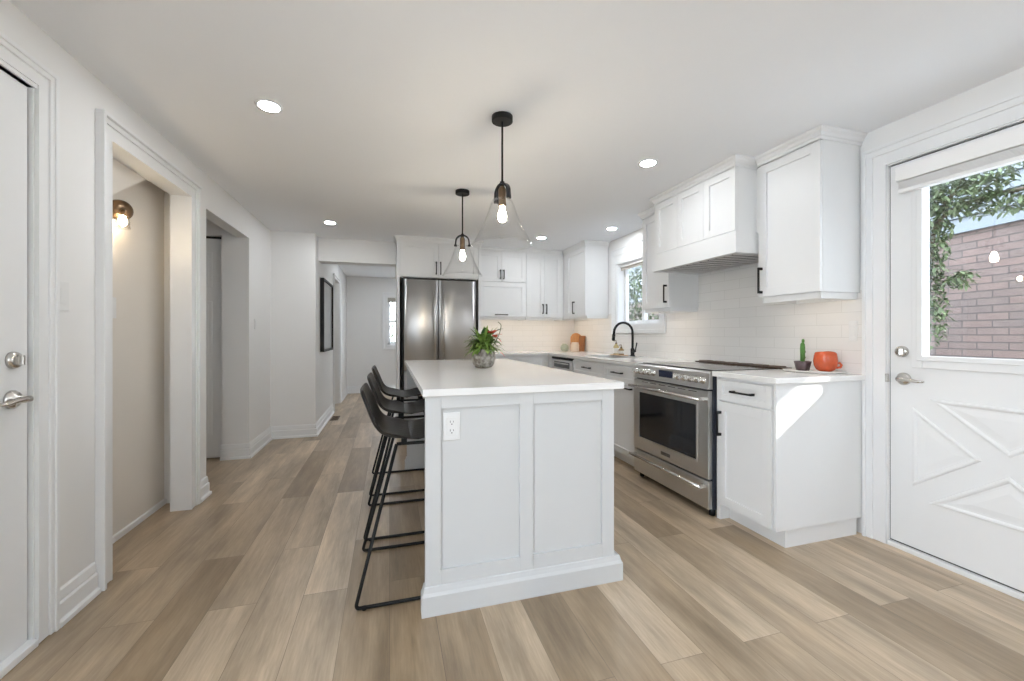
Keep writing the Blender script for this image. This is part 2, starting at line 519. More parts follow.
# casings: n is the room side normal, profile built from stacked boxes
def casing(name, o, u, n, w, z1, cw, label, z0=0.0, bottom=False, sides=(1, 1), topw=None, back=.026):
    """around opening from u=0..w, up to z1; casing width cw"""
    b = B(); M = frameM(o, u, n); tw = topw or cw
    zb = z0 - (cw if bottom else 0)
    def piece(u0, u1, za, zb_, side):
        bx(b, u0, u1, 0, .016, za, zb_, M=M)
    if sides[0]:
        bx(b, -cw + .003, 0, 0, .012, zb + .003, z1 + tw - .003, M=M); bx(b, -cw + .0015, -cw * .55, 0, .020, zb + .0015, z1 + tw - .0015, bev=.003, M=M); bx(b, -cw, -cw + .018, 0, back, zb, z1 + tw, bev=.003, M=M)
    if sides[1]:
        bx(b, w, w + cw - .003, 0, .012, zb + .003, z1 + tw - .003, M=M); bx(b, w + cw * .55, w + cw - .0015, 0, .020, zb + .0015, z1 + tw - .0015, bev=.003, M=M); bx(b, w + cw - .018, w + cw, 0, .026, zb, z1 + tw, bev=.003, M=M)
    a0 = -cw if sides[0] else 0; a1 = w + cw if sides[1] else w
    bx(b, 0, w, 0, .0118, z1, z1 + tw - .004, M=M); bx(b, a0 + .004, a1 - .004, 0, .0205, z1 + tw * .55, z1 + tw - .002, bev=.003, M=M); bx(b, a0 + .0005, a1 - .0005, 0, back + .0005, z1 + tw - .018, z1 + tw - .0005, bev=.003, M=M)
    if bottom:
        bx(b, 0, w, 0, .0118, zb + .004, z0, M=M); bx(b, a0 + .004, a1 - .004, 0, .0205, zb + .002, zb + cw * .45, bev=.003, M=M)
    return struct(name, b, TRIM, label)
PX = (1, 0, 0); NX = (-1, 0, 0); NY = (0, -1, 0)
casing('trim_1', (XL, 1.0, 0), (0, 1, 0), PX, 0.952, 2.06, .080, 'white door casing around the left door')
casing('trim_2', (XL, 2.363, 0), (0, 1, 0), PX, 0.822, 2.055, .090, 'white casing around the first left opening', back=.036)
b = B()   # jamb lining of the first opening
bx(b, XL - T - .002, XL + .012, 3.175, 3.186, 0, 2.055); bx(b, XL - T - .002, XL + .012, 2.362, 2.373, 0, 2.055); bx(b, XL - T - .002, XL + .012, 2.373, 3.175, 2.045, 2.056)
struct('trim_3', b, TRIM, 'white jamb lining of the first left opening')
casing('trim_4', (XR, 0.665, 0), (0, 1, 0), NX, 0.905, 2.066, .110, 'white casing around the back door')
casing('trim_5', (XR, 3.54, 0), (0, 1, 0), NX, 0.80, 1.975, .10, 'white casing around the window over the sink', z0=1.255, bottom=True, topw=.185)
casing('trim_6', (-0.05, YE, 0), (1, 0, 0), NY, 0.80, 1.90, .09, 'white casing around the small far window', z0=.93, bottom=True)
casing('trim_7', (XH, 6.62, 0), (0, 1, 0), PX, 0.76, 2.0, .05, 'white casing around the hallway side opening')
casing('trim_8', (-0.5, YF, 0), (1, 0, 0), (0, 1, 0), 1.2, 2.15, .06, 'white casing around the added window behind the camera', z0=.9, bottom=True)

# backsplash
b = B()
bx(b, XR - .008, XR, 1.685, 3.43, .914, 1.15); bx(b, XR - .008, XR, 1.685, 3.43, 1.15, 1.40)
bx(b, XR - .008, XR, 2.10, 3.0, 1.40, 1.70); bx(b, XR - .008, XR, 3.43, 4.45, .914, 1.15); bx(b, XR - .008, XR, 4.45, YB, .914, 1.40)
struct('trim_9', b, TILER, 'pale tiled backsplash along the right wall')
b = B(); bx(b, 1.0, XR - .008, YB - .008, YB, .914, 1.40)
struct('trim_10', b, TILEB, 'pale tiled backsplash along the back wall')

# ---------------------------------------------------------------- windows
def window(name, o, u, n, w, h, label, depth=.12, mull=(), fw=.04, hr=()):
    """o: lower corner on the inner wall face; n points to the room; glass set back by depth*.7"""
    M = frameM(o, u, n)
    e = sempty(name, label, M @ Vector((w / 2, 0, 0)))
    b = B(); d = depth
    bx(b, 0, .012, -d, 0, 0, h, M=M); bx(b, w - .012, w, -d, 0, 0, h, M=M); bx(b, .012, w - .012, -d, 0, h - .012, h, M=M); bx(b, .012, w - .012, -d, 0.0, 0, .014, M=M)
    obj('jamb', b, TRIM, e)
    b = B(); y0, y1 = -d * .85, -d * .85 + .035
    bx(b, .012, .012 + fw, y0, y1, .014, h - .012, M=M); bx(b, w - .012 - fw, w - .012, y0, y1, .014, h - .012, M=M)
    bx(b, .012, w - .012, y0, y1, .014, .014 + fw, M=M); bx(b, .012, w - .012, y0, y1, h - .012 - fw, h - .012, M=M)
    for q in mull: bx(b, w * q - fw * .6, w * q + fw * .6, y0, y1 + .004, .02, h - .02, M=M)
    for q in hr: bx(b, .02, w - .02, y0, y1 + .003, h * q - fw * .4, h * q + fw * .4, M=M)
    obj('window_frame', b, TRIM, e)
    b = B(); bx(b, .03, w - .03, y0 + .012, y0 + .018, .03, h - .03, M=M)
    obj('pane', b, PANE, e)
    return e
window('window_1', (XR, 3.54, 1.25), (0, 1, 0), NX, 0.80, 0.73, 'white framed slider window over the sink', .14, mull=(.5,))
window('window_2', (-0.05, YE, 0.93), (1, 0, 0), NY, 0.80, 0.97, 'small white window at the end of the hallway', .14, fw=.05, hr=(.5,))
window('window_3', (-0.5, YF, 0.9), (1, 0, 0), (0, 1, 0), 1.2, 1.25, 'added window behind the camera, for daylight', .14, mull=(.5,))  # unseen window added to let daylight in from behind
window('window_5', (XL, -1.2, 0.12), (0, 1, 0), PX, 1.6, 2.0, 'added wide window on the left wall behind the camera, for side light', .10, mull=(.5,))  # unseen window added to light the right side of the kitchen
window('window_4', (XR, 6.2, 0.9), (0, 1, 0), NX, 1.4, 1.1, 'window on the side of the far room', .14, mull=(.5,))

# roller shade box over the sink window and raised shade
r_ = thing('roller_blind', 'white raised blind at the top of the window over the sink', 'blind', (XR - .0, 3.94, 1.93))
b = B(); bx(b, XR + .015, XR + .065, 3.556, 4.324, 1.935, 1.965, bev=.004); obj('headrail', b, BLIND, r_)
b = B(); bx(b, XR + .03, XR + .036, 3.565, 4.315, 1.90, 1.936); obj('shade', b, mat('blind_grey', (.45, .42, .38), .8, noise=.05), r_)
r_ = thing('roller_blind', 'grey raised blind at the top of the small far window', 'blind', (.35, YE, 1.8))
b = B(); bx(b, -.036, .736, YE + .02, YE + .05, 1.80, 1.885); obj('shade', b, mat('blind_grey', (.45, .42, .38), .8), r_)

# ---------------------------------------------------------------- doors
# back door on the right wall
DX = XR + .012           # room face of the door slab
d4 = sempty('door_1', 'white half-glass back door with crossbuck lower panel', (DX, 1.111, 0))
M = frameM((DX, 0, 0), (0, 1, 0), NX)    # u = Y, n toward room
b = B()
gy0, gy1, gz0, gz1 = .805, 1.417, 1.030, 1.90
bx(b, .660, gy0, -.045, 0, .036, 2.052, M=M); bx(b, gy1, 1.561, -.045, 0, .036, 2.052, M=M)
bx(b, gy0, gy1, -.045, 0, .036, gz0, M=M); bx(b, gy0, gy1, -.045, 0, gz1, 2.052, M=M)
obj('slab', b, TRIM, d4)
b = B()
for (a0, a1, c0, c1, t) in ((gy0 - .07, gy0, gz0 - .06, gz1 + .06, 0), (gy1, gy1 + .045, gz0 - .06, gz1 + .06, 0)):
    bx(b, a0, a1, 0, .010, c0, c1, bev=.003, M=M)
bx(b, gy0, gy1, 0, .010, gz0 - .06, gz0, bev=.003, M=M); bx(b, gy0, gy1, 0, .010, gz1, gz1 + .06, bev=.003, M=M)
for (a0, a1, c0, c1) in ((gy0 - .022, gy0 + .004, gz0 - .022, gz1 + .022), (gy1 - .004, gy1 + .022, gz0 - .022, gz1 + .022)):
    bx(b, a0, a1, 0, .018, c0, c1, bev=.003, M=M)
bx(b, gy0, gy1, 0, .018, gz0 - .022, gz0 + .004, bev=.003, M=M); bx(b, gy0, gy1, 0, .018, gz1 - .004, gz1 + .022, bev=.003, M=M)
obj('glass_frame', b, TRIM, d4)
b = B(); bx(b, gy0, gy1, -.03, -.02, gz0, gz1, M=M); obj('pane', b, PANE, d4)
# crossbuck: four raised triangular mouldings
def tri(b, P, t1=.010, w=.030):
    c = (sum(p[0] for p in P) / 3, sum(p[1] for p in P) / 3)
    def inset(k):
        # offset each edge inward by k
        n = len(P); res = []
        lines = []
        for i in range(n):
            p, q = Vector(P[i]), Vector(P[(i + 1) % n]); d = (q - p).normalized(); nn = Vector((-d.y, d.x))
            if (Vector(c) - p).dot(nn) < 0: nn = -nn
            lines.append((p + nn * k, d))
        for i in range(n):
            p, d = lines[i - 1]; q, e = lines[i]
            den = d.x * e.y - d.y * e.x
            s = ((q.x - p.x) * e.y - (q.y - p.y) * e.x) / den
            res.append(p + d * s)
        return res
    prof = [(0, 0), (w * .12, t1 * .8), (w * .3, t1), (w * .5, t1 * .8), (w * .7, .001), (w, .001)]
    rings = []
    for k, h in prof:
        rings.append([b.verts.new(M @ Vector((q.x, h, q.y))) for q in inset(k)])
    for A, C in zip(rings, rings[1:]):
        for i in range(3):
            j = (i + 1) % 3
            b.faces.new((A[i], A[j], C[j], C[i]))
    k = inset(w * 1.9)
    top = [b.verts.new(M @ Vector((q.x, .005, q.y))) for q in k]
    A = rings[-1]
    for i in range(3):
        j = (i + 1) % 3
        b.faces.new((A[i], A[j], top[j], top[i]))
    b.faces.new(top)
cy, cz = 1.111, .572
b = B()
tri(b, [(1.462, .765), (1.462, .355), (1.20, .56)]); tri(b, [(2 * cy - 1.462, .765), (2 * cy - 1.462, .355), (2 * cy - 1.20, .56)])
tri(b, [(1.395, .818), (2 * cy - 1.395, .818), (cy, .60)]); tri(b, [(1.395, .290), (2 * cy - 1.395, .290), (cy, .515)])
obj('crossbuck_moulding', b, TRIM, d4)
def deadbolt(parent, o, n):
    n = Vector(n); o = Vector(o)
    b = B(); lathe(b, [(.030, 0), (.030, .006), (.026, .014), (.020, .017)], o, 28, ax=n)
    k = obj('deadbolt', b, CHROME, parent)
    b = B(); u = Vector((0, 1, 0)); Mx = frameM(o + n * .017, (0, 1, 0), n); bx(b, -.005, .005, 0, .016, -.017, .017, bev=.002, M=Mx)
    obj('thumb_turn', b, CHROME, k)
def lever(parent, o, n, s):
    """s = +-1: direction of lever along Y"""
    n = Vector(n); o = Vector(o)
    b = B(); lathe(b, [(.033, 0), (.033, .005), (.027, .013), (.014, .018), (.012, .045)], o, 28, ax=n)
    k = obj('rose', b, CHROME, parent)
    b = B()
    pts = [o + n * .045 + Vector((0, s * q, dz)) for q, dz in ((-.006, 0), (.02, .002), (.05, .0), (.08, -.006), (.108, -.004))]
    tube(b, pts, .008, 10, radii=[.012, .011, .009, .0075, .006])
    obj('lever', b, CHROME, k)
deadbolt(d4, (DX, 1.508, 1.052), NX)
lever(d4, (DX, 1.500, .908), NX, -1)
b = B(); bx(b, .661, 1.560, -.04, -.006, .027, .037, M=M); bx(b, 1.5605, 1.565, -.04, -.003, .028, 2.055, M=M); bx(b, .6565, .6605, -.04, -.003, .028, 2.055, M=M); bx(b, .6605, 1.5605, -.04, -.003, 2.052, 2.058, M=M)
obj('weatherstrip', b, mat('grey_seal', (.10, .10, .10), .8), d4)
b = B(); bx(b, .655, 1.567, -.10, .014, 0, .027, bev=.003, M=M)
obj('threshold', b, TRIM, d4)
b = B(); bx(b, XR + .01, XR + .14, 1.565, 1.5675, 0, 2.06); bx(b, XR + .01, XR + .14, .6545, .657, 0, 2.06)
obj('jamb', b, TRIM, d4)
b = B(); bx(b, XR - .013, XR + .002, 1.562, 1.572, .885, .93, bev=.001); obj('strike_plate', b, CHROME, d4)

# raised mini blind on the back door glass
bl = thing('door_blind', 'white raised blind with a valance fixed above the back door glass', 'blind', (DX - .03, 1.11, 1.94))
b = B(); bx(b, .69, 1.508, .012, .058, 1.945, 2.022, bev=.004, M=M); obj('valance', b, BLIND, bl)
b = B()
for k in range(6): bx(b, .70, 1.500, .016, .048, 1.905 + k * .0062, 1.9085 + k * .0062, M=M)
bx(b, .70, 1.500, .014, .050, 1.885, 1.903, bev=.003, M=M)
obj('stacked_slats', b, BLIND, bl)

# left door
ML = frameM((XL - .012, 0, 0), (0, 1, 0), PX)
dl = sempty('door_2', 'white entry door at the left edge with nickel lever', (XL - .012, 1.45, 0))
b = B(); bx(b, 1.004, 1.937, -.045, 0, .03, 2.04, M=ML)
bx(b, 1.12, 1.79, 0, .006, 1.12, 1.92, bev=.003, M=ML); bx(b, 1.12, 1.42, 0, .006, .2, .85, bev=.003, M=ML); bx(b, 1.5, 1.79, 0, .006, .2, .85, bev=.003, M=ML)
obj('slab', b, TRIM, dl)
deadbolt(dl, (XL - .012, 1.876, 1.052), PX)
lever(dl, (XL - .012, 1.872, .915), PX, -1)
b = B(); bx(b, 1.0, 1.944, -.09, .03, 0, .028, bev=.004, M=ML); obj('threshold', b, TRIM, dl)
b = B(); bx(b, 1.9445, 1.9515, -.09, .012, 0, 2.06, M=ML); bx(b, 1.0, 1.9515, -.09, .020, 2.045, 2.06, M=ML); obj('jamb', b, TRIM, dl)
b = B(); bx(b, 1.9375, 1.9445, -.06, -.01, 0.028, 2.045, M=ML); obj('weatherstrip', b, mat('grey_seal', (.10, .10, .10), .8), dl)

# closet door seen in the side hall
MS = frameM((0, 4.415, 0), (1, 0, 0), NY)
ds = sempty('door_3', 'white panelled door at the back of the side hall', (-1.9, 4.415, 0))
b = B(); bx(b, -2.32, -1.475, -.035, 0, .012, 2.025, M=MS)
for (a0, a1) in ((-1.86, -1.56), (-2.25, -1.96)):
    for (z0, z1) in ((.22, .82), (.95, 1.45), (1.58, 1.9)):
        bx(b, a0, a1, 0, .007, z0, z1, bev=.003, M=MS); bx(b, a0 + .03, a1 - .03, .004, .010, z0 + .03, z1 - .03, bev=.002, M=MS)
obj('slab', b, TRIM, ds)
b = B(); bx(b, -2.32, -1.472, -.03, .004, 2.027, 2.044, M=MS); obj('track', b, MATBLACK, ds)

# ---------------------------------------------------------------- cabinets
def shaker(bm, M, u0, u1, z0, z1, t=.019, fw=.055, rec=.011, bead=False):
    fw = min(fw, (z1 - z0) * .3, (u1 - u0) * .3)
    bx(bm, u0, u0 + fw, 0, t, z0, z1, bev=.0012, M=M); bx(bm, u1 - fw, u1, 0, t, z0, z1, bev=.0012, M=M)
    bx(bm, u0 + fw, u1 - fw, 0, t, z0, z0 + fw, bev=.0012, M=M); bx(bm, u0 + fw, u1 - fw, 0, t, z1 - fw, z1, bev=.0012, M=M)
    bx(bm, u0 + fw - .002, u1 - fw + .002, 0, t - rec, z0 + fw - .002, z1 - fw + .002, M=M)
def pull(parent, M, u, z, L, vert=True, n0=.019, m=None, name='handle'):
    b = B(); h = L / 2
    if vert:
        bx(b, u - .0055, u + .0055, n0 + .024, n0 + .033, z - h, z + h, bev=.0015, M=M)
        for s in (-1, 1): bx(b, u - .0065, u + .0065, n0, n0 + .026, z + s * (h - .008) - .008, z + s * (h - .008) + .008, bev=.001, M=M)
    else:
        bx(b, u - h, u + h, n0 + .024, n0 + .033, z - .0055, z + .0055, bev=.0015, M=M)
        for s in (-1, 1): bx(b, u + s * (h - .008) - .008, u + s * (h - .008) + .008, n0, n0 + .026, z - .0065, z + .0065, bev=.001, M=M)
    return obj(name, b, m or BLACK, parent)
def door(parent, M, u0, u1, z0, z1, hu=None, hz=None, hl=.13, vert=True, name='door', g=.0022, mt=None, fw=.055):
    b = B(); shaker(b, M, u0 + g, u1 - g, z0 + g, z1 - g, fw=fw)
    d = obj(name, b, mt or CAB, parent)
    if hu is not None: pull(d, M, hu, hz, hl, vert)
    return d
def rail(b, x0, x1, y0, y1, z0, z1, t=.016):
    bx(b, x0, x1, y0, y0 + t, z0, z1, bev=.002); bx(b, x0, x1, y1 - t, y1, z0, z1, bev=.002)
    bx(b, x0, x0 + t, y0 + t, y1 - t, z0, z1, bev=.002); bx(b, x1 - t, x1, y0 + t, y1 - t, z0, z1, bev=.002)
CR = [(0, 2.226), (.006, 2.226), (.008, 2.240), (.014, 2.246), (.018, 2.262), (.030, 2.272), (.034, ZC - .001), (0, ZC - .001)]
XU = 2.304      # carcass front of the right-wall uppers (door adds .019)
MR = frameM((XU, 0, 0), (0, 1, 0), NX)
# near upper cabinet, right of the hood
c = thing('wall_cabinet', 'tall white upper cabinet nearest the back door, right of the range hood', 'cabinet', (2.45, 1.9, 1.38))
b = B(); bx(b, XU, XR - .008, 1.70, 2.10, 1.382, 2.286); obj('body', b, CAB, c)
door(c, MR, 1.70, 2.10, 1.382, 2.224, 2.072, 1.488, .165)
b = B(); rail(b, XU + .005, XR - .01, 1.712, 2.09, 1.345, 1.382); obj('light_rail', b, CAB, c)
b = B(); sweep(b, [(XR - .002, 1.70), (XU - .019, 1.70), (XU - .019, 2.10)], CR, True); obj('crown_moulding', b, CAB, c)
# range hood
XHd = 2.15
MH = frameM((XHd, 0, 0), (0, 1, 0), NX)
c = thing('range_hood', 'white panelled range hood with slotted steel insert above the stove', 'range hood', (2.35, 2.55, 1.67))
b = B(); bx(b, XHd, XR - .008, 2.13, 2.965, 1.80, 2.286); bx(b, XU, XR - .008, 2.102, 2.13, 1.80, 2.226)
obj('body', b, CAB, c)
for k, (a0, a1) in enumerate(((2.13, 2.408), (2.408, 2.688), (2.688, 2.965))):
    b = B(); shaker(b, MH, a0 + .001, a1 - .001, 1.815, 2.224, fw=.05); obj('front_panel', b, CAB, c)
b = B()
bx(b, XHd - .027, XHd, 2.118, 2.985, 1.70, 1.81, bev=.003); bx(b, XHd - .002, XR - .008, 2.119, 2.13, 1.702, 1.808); bx(b, XHd, XR - .008, 2.965, 2.985, 1.70, 1.81, bev=.003)
bx(b, XHd - .033, XHd + .012, 2.112, 2.988, 1.668, 1.702, bev=.003); bx(b, XHd + .010, XR - .008, 2.113, 2.146, 1.669, 1.701); bx(b, XHd + .012, XR - .008, 2.948, 2.988, 1.668, 1.702, bev=.003)
obj('lower_band', b, CAB, c)
b = B(); bx(b, XHd + .012, XR - .010, 2.146, 2.948, 1.699, 1.705)
obj('slot_shade_sheet', b, MATBLACK, c)  # black sheet stands in for the shade between the slats
b = B()
bx(b, XHd + .012, XHd + .03, 2.146, 2.948, 1.672, 1.695); bx(b, XR - .03, XR - .010, 2.146, 2.948, 1.672, 1.695)
for k in range(11):
    y = 2.155 + k * .072
    bx(b, XHd + .03, XR - .03, y, y + .044, 1.669, 1.674, bev=.002)
obj('baffle_filter', b, STEELH, c)
b = B(); sweep(b, [(XR - .3, 2.13), (XHd - .019, 2.13), (XHd - .019, 2.965), (XR - .3, 2.965)], CR, True); obj('crown_moulding', b, CAB, c)
# far upper cabinet left of the hood
c = thing('wall_cabinet', 'narrow white upper cabinet between the range hood and the sink window', 'cabinet', (2.45, 3.18, 1.37))
b = B(); bx(b, XU, XR - .008, 2.992, 3.372, 1.375, 2.286); obj('body', b, CAB, c)
door(c, MR, 2.992, 3.372, 1.375, 2.224, 3.02, 1.495, .155)
b = B(); rail(b, XU + .005, XR - .01, 3.0, 3.364, 1.345, 1.375); obj('light_rail', b, CAB, c)
b = B(); sweep(b, [(XU - .019, 2.992), (XU - .019, 3.372), (XR - .002, 3.372)], CR, True); obj('crown_moulding', b, CAB, c)
# corner upper on the right wall beyond the window
c = thing('wall_cabinet', 'white upper cabinet on the far side of the sink window, in the corner', 'cabinet', (2.45, 5.0, 1.37))
b = B(); bx(b, XU, XR - .008, 4.548, YB - .008, 1.375, 2.286); obj('body', b, CAB, c)
door(c, MR, 4.55, 5.10, 1.375, 2.224, 4.86, 1.49, .16)
b = B(); bx(b, XU - .015, XU, 5.10, 5.205, 1.375, 2.224); obj('filler', b, CAB, c)
b = B(); rail(b, XU + .005, XR - .01, 4.556, YB - .01, 1.345, 1.375); obj('light_rail', b, CAB, c)
b = B(); sweep(b, [(XR - .002, 4.548), (XU - .019, 4.548), (XU - .019, 5.165)], CR, True); obj('crown_moulding', b, CAB, c)
# back wall uppers
YU = 5.219
MB_ = frameM((0, YU, 0), (1, 0, 0), NY)
c = thing('wall_cabinet', 'white upper cabinet with two small doors over a lift-up door, right of the fridge', 'cabinet', (1.4, 5.35, 1.37))
b = B(); bx(b, 1.075, 1.742, YU, YB - .008, 1.375, 2.286); obj('body', b, CAB, c)
door(c, MB_, 1.075, 1.408, 1.835, 2.224, 1.385, 1.93, .12); door(c, MB_, 1.408, 1.742, 1.835, 2.224, 1.432, 1.93, .12)
door(c, MB_, 1.075, 1.742, 1.375, 1.825, 1.40, 1.405, .17, False, name='lift_door')
b = B(); sweep(b, [(1.075, YU - .019), (1.742, YU - .019)], CR, False); obj('crown_moulding', b, CAB, c)
b = B(); rail(b, 1.08, 1.737, YU + .005, YB - .01, 1.345, 1.375); obj('light_rail', b, CAB, c)
c = thing('wall_cabinet', 'white upper cabinet with two tall doors in the middle of the back wall', 'cabinet', (2.0, 5.35, 1.37))
b = B(); bx(b, 1.744, 2.285, YU, YB - .008, 1.375, 2.286); obj('body', b, CAB, c)
door(c, MB_, 1.744, 2.0, 1.375, 2.224, 1.975, 1.49, .13); door(c, MB_, 2.0, 2.256, 1.375, 2.224, 2.027, 1.49, .13)
b = B(); bx(b, 2.256, 2.284, YU - .016, YU, 1.375, 2.224); obj('filler', b, CAB, c)
b = B(); sweep(b, [(1.744, YU - .019), (2.25, YU - .019)], CR, False); obj('crown_moulding', b, CAB, c)
b = B(); rail(b, 1.749, 2.28, YU + .005, YB - .01, 1.345, 1.375); obj('light_rail', b, CAB, c)

# fridge surround
YFc = 4.955
MF = frameM((0, YFc, 0), (1, 0, 0), NY)
c = thing('fridge_surround', 'white tall surround with a two-door cabinet above the fridge', 'cabinet', (.57, 5.2, 0))
b = B(); bx(b, .082, .112, YFc - .018, YB - .002, 0, 2.286, bev=.001); obj('side_panel', b, CAB, c)
b = B(); bx(b, 1.040, 1.070, YFc - .018, YB - .002, 0, 2.286, bev=.001); obj('side_panel', b, CAB, c)
b = B(); bx(b, .112, 1.040, YFc, YB - .008, 1.815, 2.286); obj('body', b, CAB, c)
door(c, MF, .114, .556, 1.82, 2.224, .530, 1.93, .15); door(c, MF, .556, 1.038, 1.82, 2.224, .582, 1.93, .15)
b = B(); sweep(b, [(.082, YB - .3), (.082, YFc - .019), (1.07, YFc - .019), (1.07, YU - .03)], CR, False); obj('crown_moulding', b, CAB, c)

# fridge
f = thing('refrigerator', 'stainless steel french-door fridge with long vertical handles', 'fridge', (.57, 5.2, 0))
MFr = frameM((0, 4.935, 0), (1, 0, 0), NY)
b = B(); bx(b, .135, 1.018, 4.945, YB - .03, .02, 1.80); bx(b, .2, .95, 4.99, 5.4, 0, .02); obj('body', b, MATBLACK, f)
def fdoor(name, u0, u1, z0, z1):
    b = B()
    # slightly bowed front
    n = 10; N = []
    for i in range(n + 1):
        t = i / n; u = u0 + (u1 - u0) * t
        N.append((u, .045 + .010 * (1 - (2 * t - 1) ** 2)))
    fr = [[b.verts.new(MFr @ Vector((u, q, z))) for z in (z0, z1)] for u, q in N]
    bk = [[b.verts.new(MFr @ Vector((u, -.008, z))) for z in (z0, z1)] for u, q in N]
    for i in range(n):
        for A in (fr, bk):
            fc = b.faces.new((A[i][0], A[i + 1][0], A[i + 1][1], A[i][1])); fc.smooth = A is fr
        b.faces.new((fr[i][0], fr[i + 1][0], bk[i + 1][0], bk[i][0])); b.faces.new((fr[i][1], fr[i + 1][1], bk[i + 1][1], bk[i][1]))
    for i in (0, n): b.faces.new((fr[i][0], fr[i][1], bk[i][1], bk[i][0]))
    return obj(name, b, STEEL, f)
def fhandle(parent, p0, p1):
    b = B(); p0 = Vector(p0); p1 = Vector(p1); d = (p1 - p0).normalized()
    tube(b, [p0, p1], .014, 12)
    for p in (p0 + d * .04, p1 - d * .04): tube(b, [p, p + Vector((0, .05, 0))], .009, 10)
    obj('handle', b, STEELH, parent)
d1 = fdoor('door', .160, .551, .73, 1.785); fhandle(d1, (.505, 4.835, .80), (.505, 4.835, 1.655))
d2 = fdoor('door', .558, 1.000, .73, 1.785); fhandle(d2, (.605, 4.835, .80), (.605, 4.835, 1.655))
d3 = fdoor('freezer_drawer', .160, 1.000, .06, .720); fhandle(d3, (.20, 4.835, .655), (.96, 4.835, .655))

# ---- base cabinets on the right wall
XB = 1.964; MRB = frameM((XB, 0, 0), (0, 1, 0), NX)
c = thing('base_cabinet', 'white base cabinet with one drawer and one door between the range and the back door', 'cabinet', (2.28, 1.9, 0))
b = B(); bx(b, XB, XR - .008, 1.70, 2.10, .10, .884); obj('body', b, CAB, c)
b = B(); bx(b, XB - .012, XR - .002, 1.683, 1.70, .10, .884, bev=.001); obj('end_panel', b, CAB, c)
b = B(); bx(b, 2.03, XR - .04, 1.697, 2.075, 0, .10); obj('toe_kick', b, CAB, c)
b = B(); bx(b, XB - .004, 2.03, 2.075, 2.103, 0, .884, bev=.001); obj('filler', b, CAB, c)
door(c, MRB, 1.704, 2.080, .742, .868, 1.885, .806, .15, False, name='drawer', fw=.04)
door(c, MRB, 1.704, 2.080, .10, .737, 2.055, .60, .15)
c = thing('base_cabinet', 'white base cabinet with a drawer, just beyond the range', 'cabinet', (2.28, 3.2, 0))
b = B(); bx(b, XB, XR - .008, 2.935, 3.478, .10, .884); obj('body', b, CAB, c)
b = B(); bx(b, 2.03, XR - .04, 2.945, 3.47, 0, .10); obj('toe_kick', b, CAB, c)
door(c, MRB, 2.940, 3.478, .722, .868, 3.235, .806, .16, False, name='drawer', fw=.04)
door(c, MRB, 2.940, 3.478, .10, .717, 3.12, .685, .22, False, name='drawer')
c = thing('sink_cabinet', 'white sink base cabinet with a false drawer front under the window', 'cabinet', (2.28, 3.83, 0))
b = B(); bx(b, XB, XR - .008, 3.480, 4.183, .10, .70); bx(b, XB, 2.02, 3.480, 4.183, .70, .884); obj('body', b, CAB, c)
b = B(); bx(b, 2.03, XR - .04, 3.49, 4.17, 0, .10); obj('toe_kick', b, CAB, c)
door(c, MRB, 3.480, 4.183, .722, .868, 3.83, .806, .16, False, name='drawer', fw=.04)
door(c, MRB, 3.480, 3.83, .10, .717, 3.80, .60, .15); door(c, MRB, 3.83, 4.183, .10, .717, 3.86, .60, .15)
# dishwasher
c = thing('dishwasher', 'stainless dishwasher with a dark control recess in the far right run', 'dishwasher', (2.28, 4.49, 0))
b = B(); bx(b, XB, XR - .02, 4.187, 4.797, .02, .882); obj('body', b, STEEL, c)
b = B(); bx(b, XB - .024, XB, 4.190, 4.794, .11, .845, bev=.003)
dd = obj('door', b, STEEL, c)
b = B(); bx(b, XB - .020, XB, 4.190, 4.794, .850, .876); obj('control_strip', b, MATBLACK, c)
b = B(); bx(b, XB - .0265, XB - .02, 4.26, 4.70, .755, .825, bev=.001); bb = obj('pocket_handle', b, OVENGL, dd)
b = B(); bx(b, XB - .040, XB - .026, 4.28, 4.68, .80, .812, bev=.003); obj('grip', b, STEELH, dd)
# corner filler + back run
c = thing('base_cabinet', 'white corner base panel beyond the dishwasher', 'cabinet', (2.28, 5.1, 0))
b = B(); bx(b, XB - .015, XR - .01, 4.80, YB - .01, 0, .884); obj('body', b, CAB, c)
MBB = frameM((0, 4.915, 0), (1, 0, 0), NY)
c = thing('base_cabinet', 'white drawer base cabinet on the back wall right of the fridge', 'cabinet', (1.5, 5.2, 0))
b = B(); bx(b, 1.076, 1.944, 4.915, YB - .01, .10, .884); obj('body', b, CAB, c)
b = B(); bx(b, 1.08, 1.94, 4.98, YB - .02, 0, .10); obj('toe_kick', b, CAB, c)
door(c, MBB, 1.078, 1.880, .722, .868, 1.48, .80, .16, False, name='drawer', fw=.04)
door(c, MBB, 1.078, 1.480, .10, .717, 1.45, .62, .15); door(c, MBB, 1.480, 1.880, .10, .717, 1.51, .62, .15)

# worktops
b = B(); bx(b, 1.925, XR - .002, 1.662, 2.106, .884, .914, bev=.002)
tag(obj('countertop', b, QUARTZ), 'short white quartz worktop between the range and the back door', 'countertop')
b = B()
sx0, sx1, sy0, sy1 = 2.06, 2.42, 3.56, 4.14
bx(b, 1.925, XR - .009, 2.932, sy0, .884, .914); bx(b, 1.925, sx0, sy0, sy1, .884, .914); bx(b, sx1, XR - .009, sy0, sy1, .884, .914); bx(b, 1.925, XR - .009, sy1, YB - .009, .884, .914)
bx(b, 1.072, 1.925, 4.875, YB - .009, .884, .914)
tag(obj('countertop', b, QUARTZ), 'L-shaped white quartz worktop running under the sink window to the fridge', 'countertop')
b = B()
bx(b, sx0 - .01, sx1 + .01, sy0 - .01, sy1 + .01, .720, .722); bx(b, sx0 - .012, sx0, sy0 - .01, sy1 + .01, .722, .884); bx(b, sx1, sx1 + .012, sy0 - .01, sy1 + .01, .722, .884)
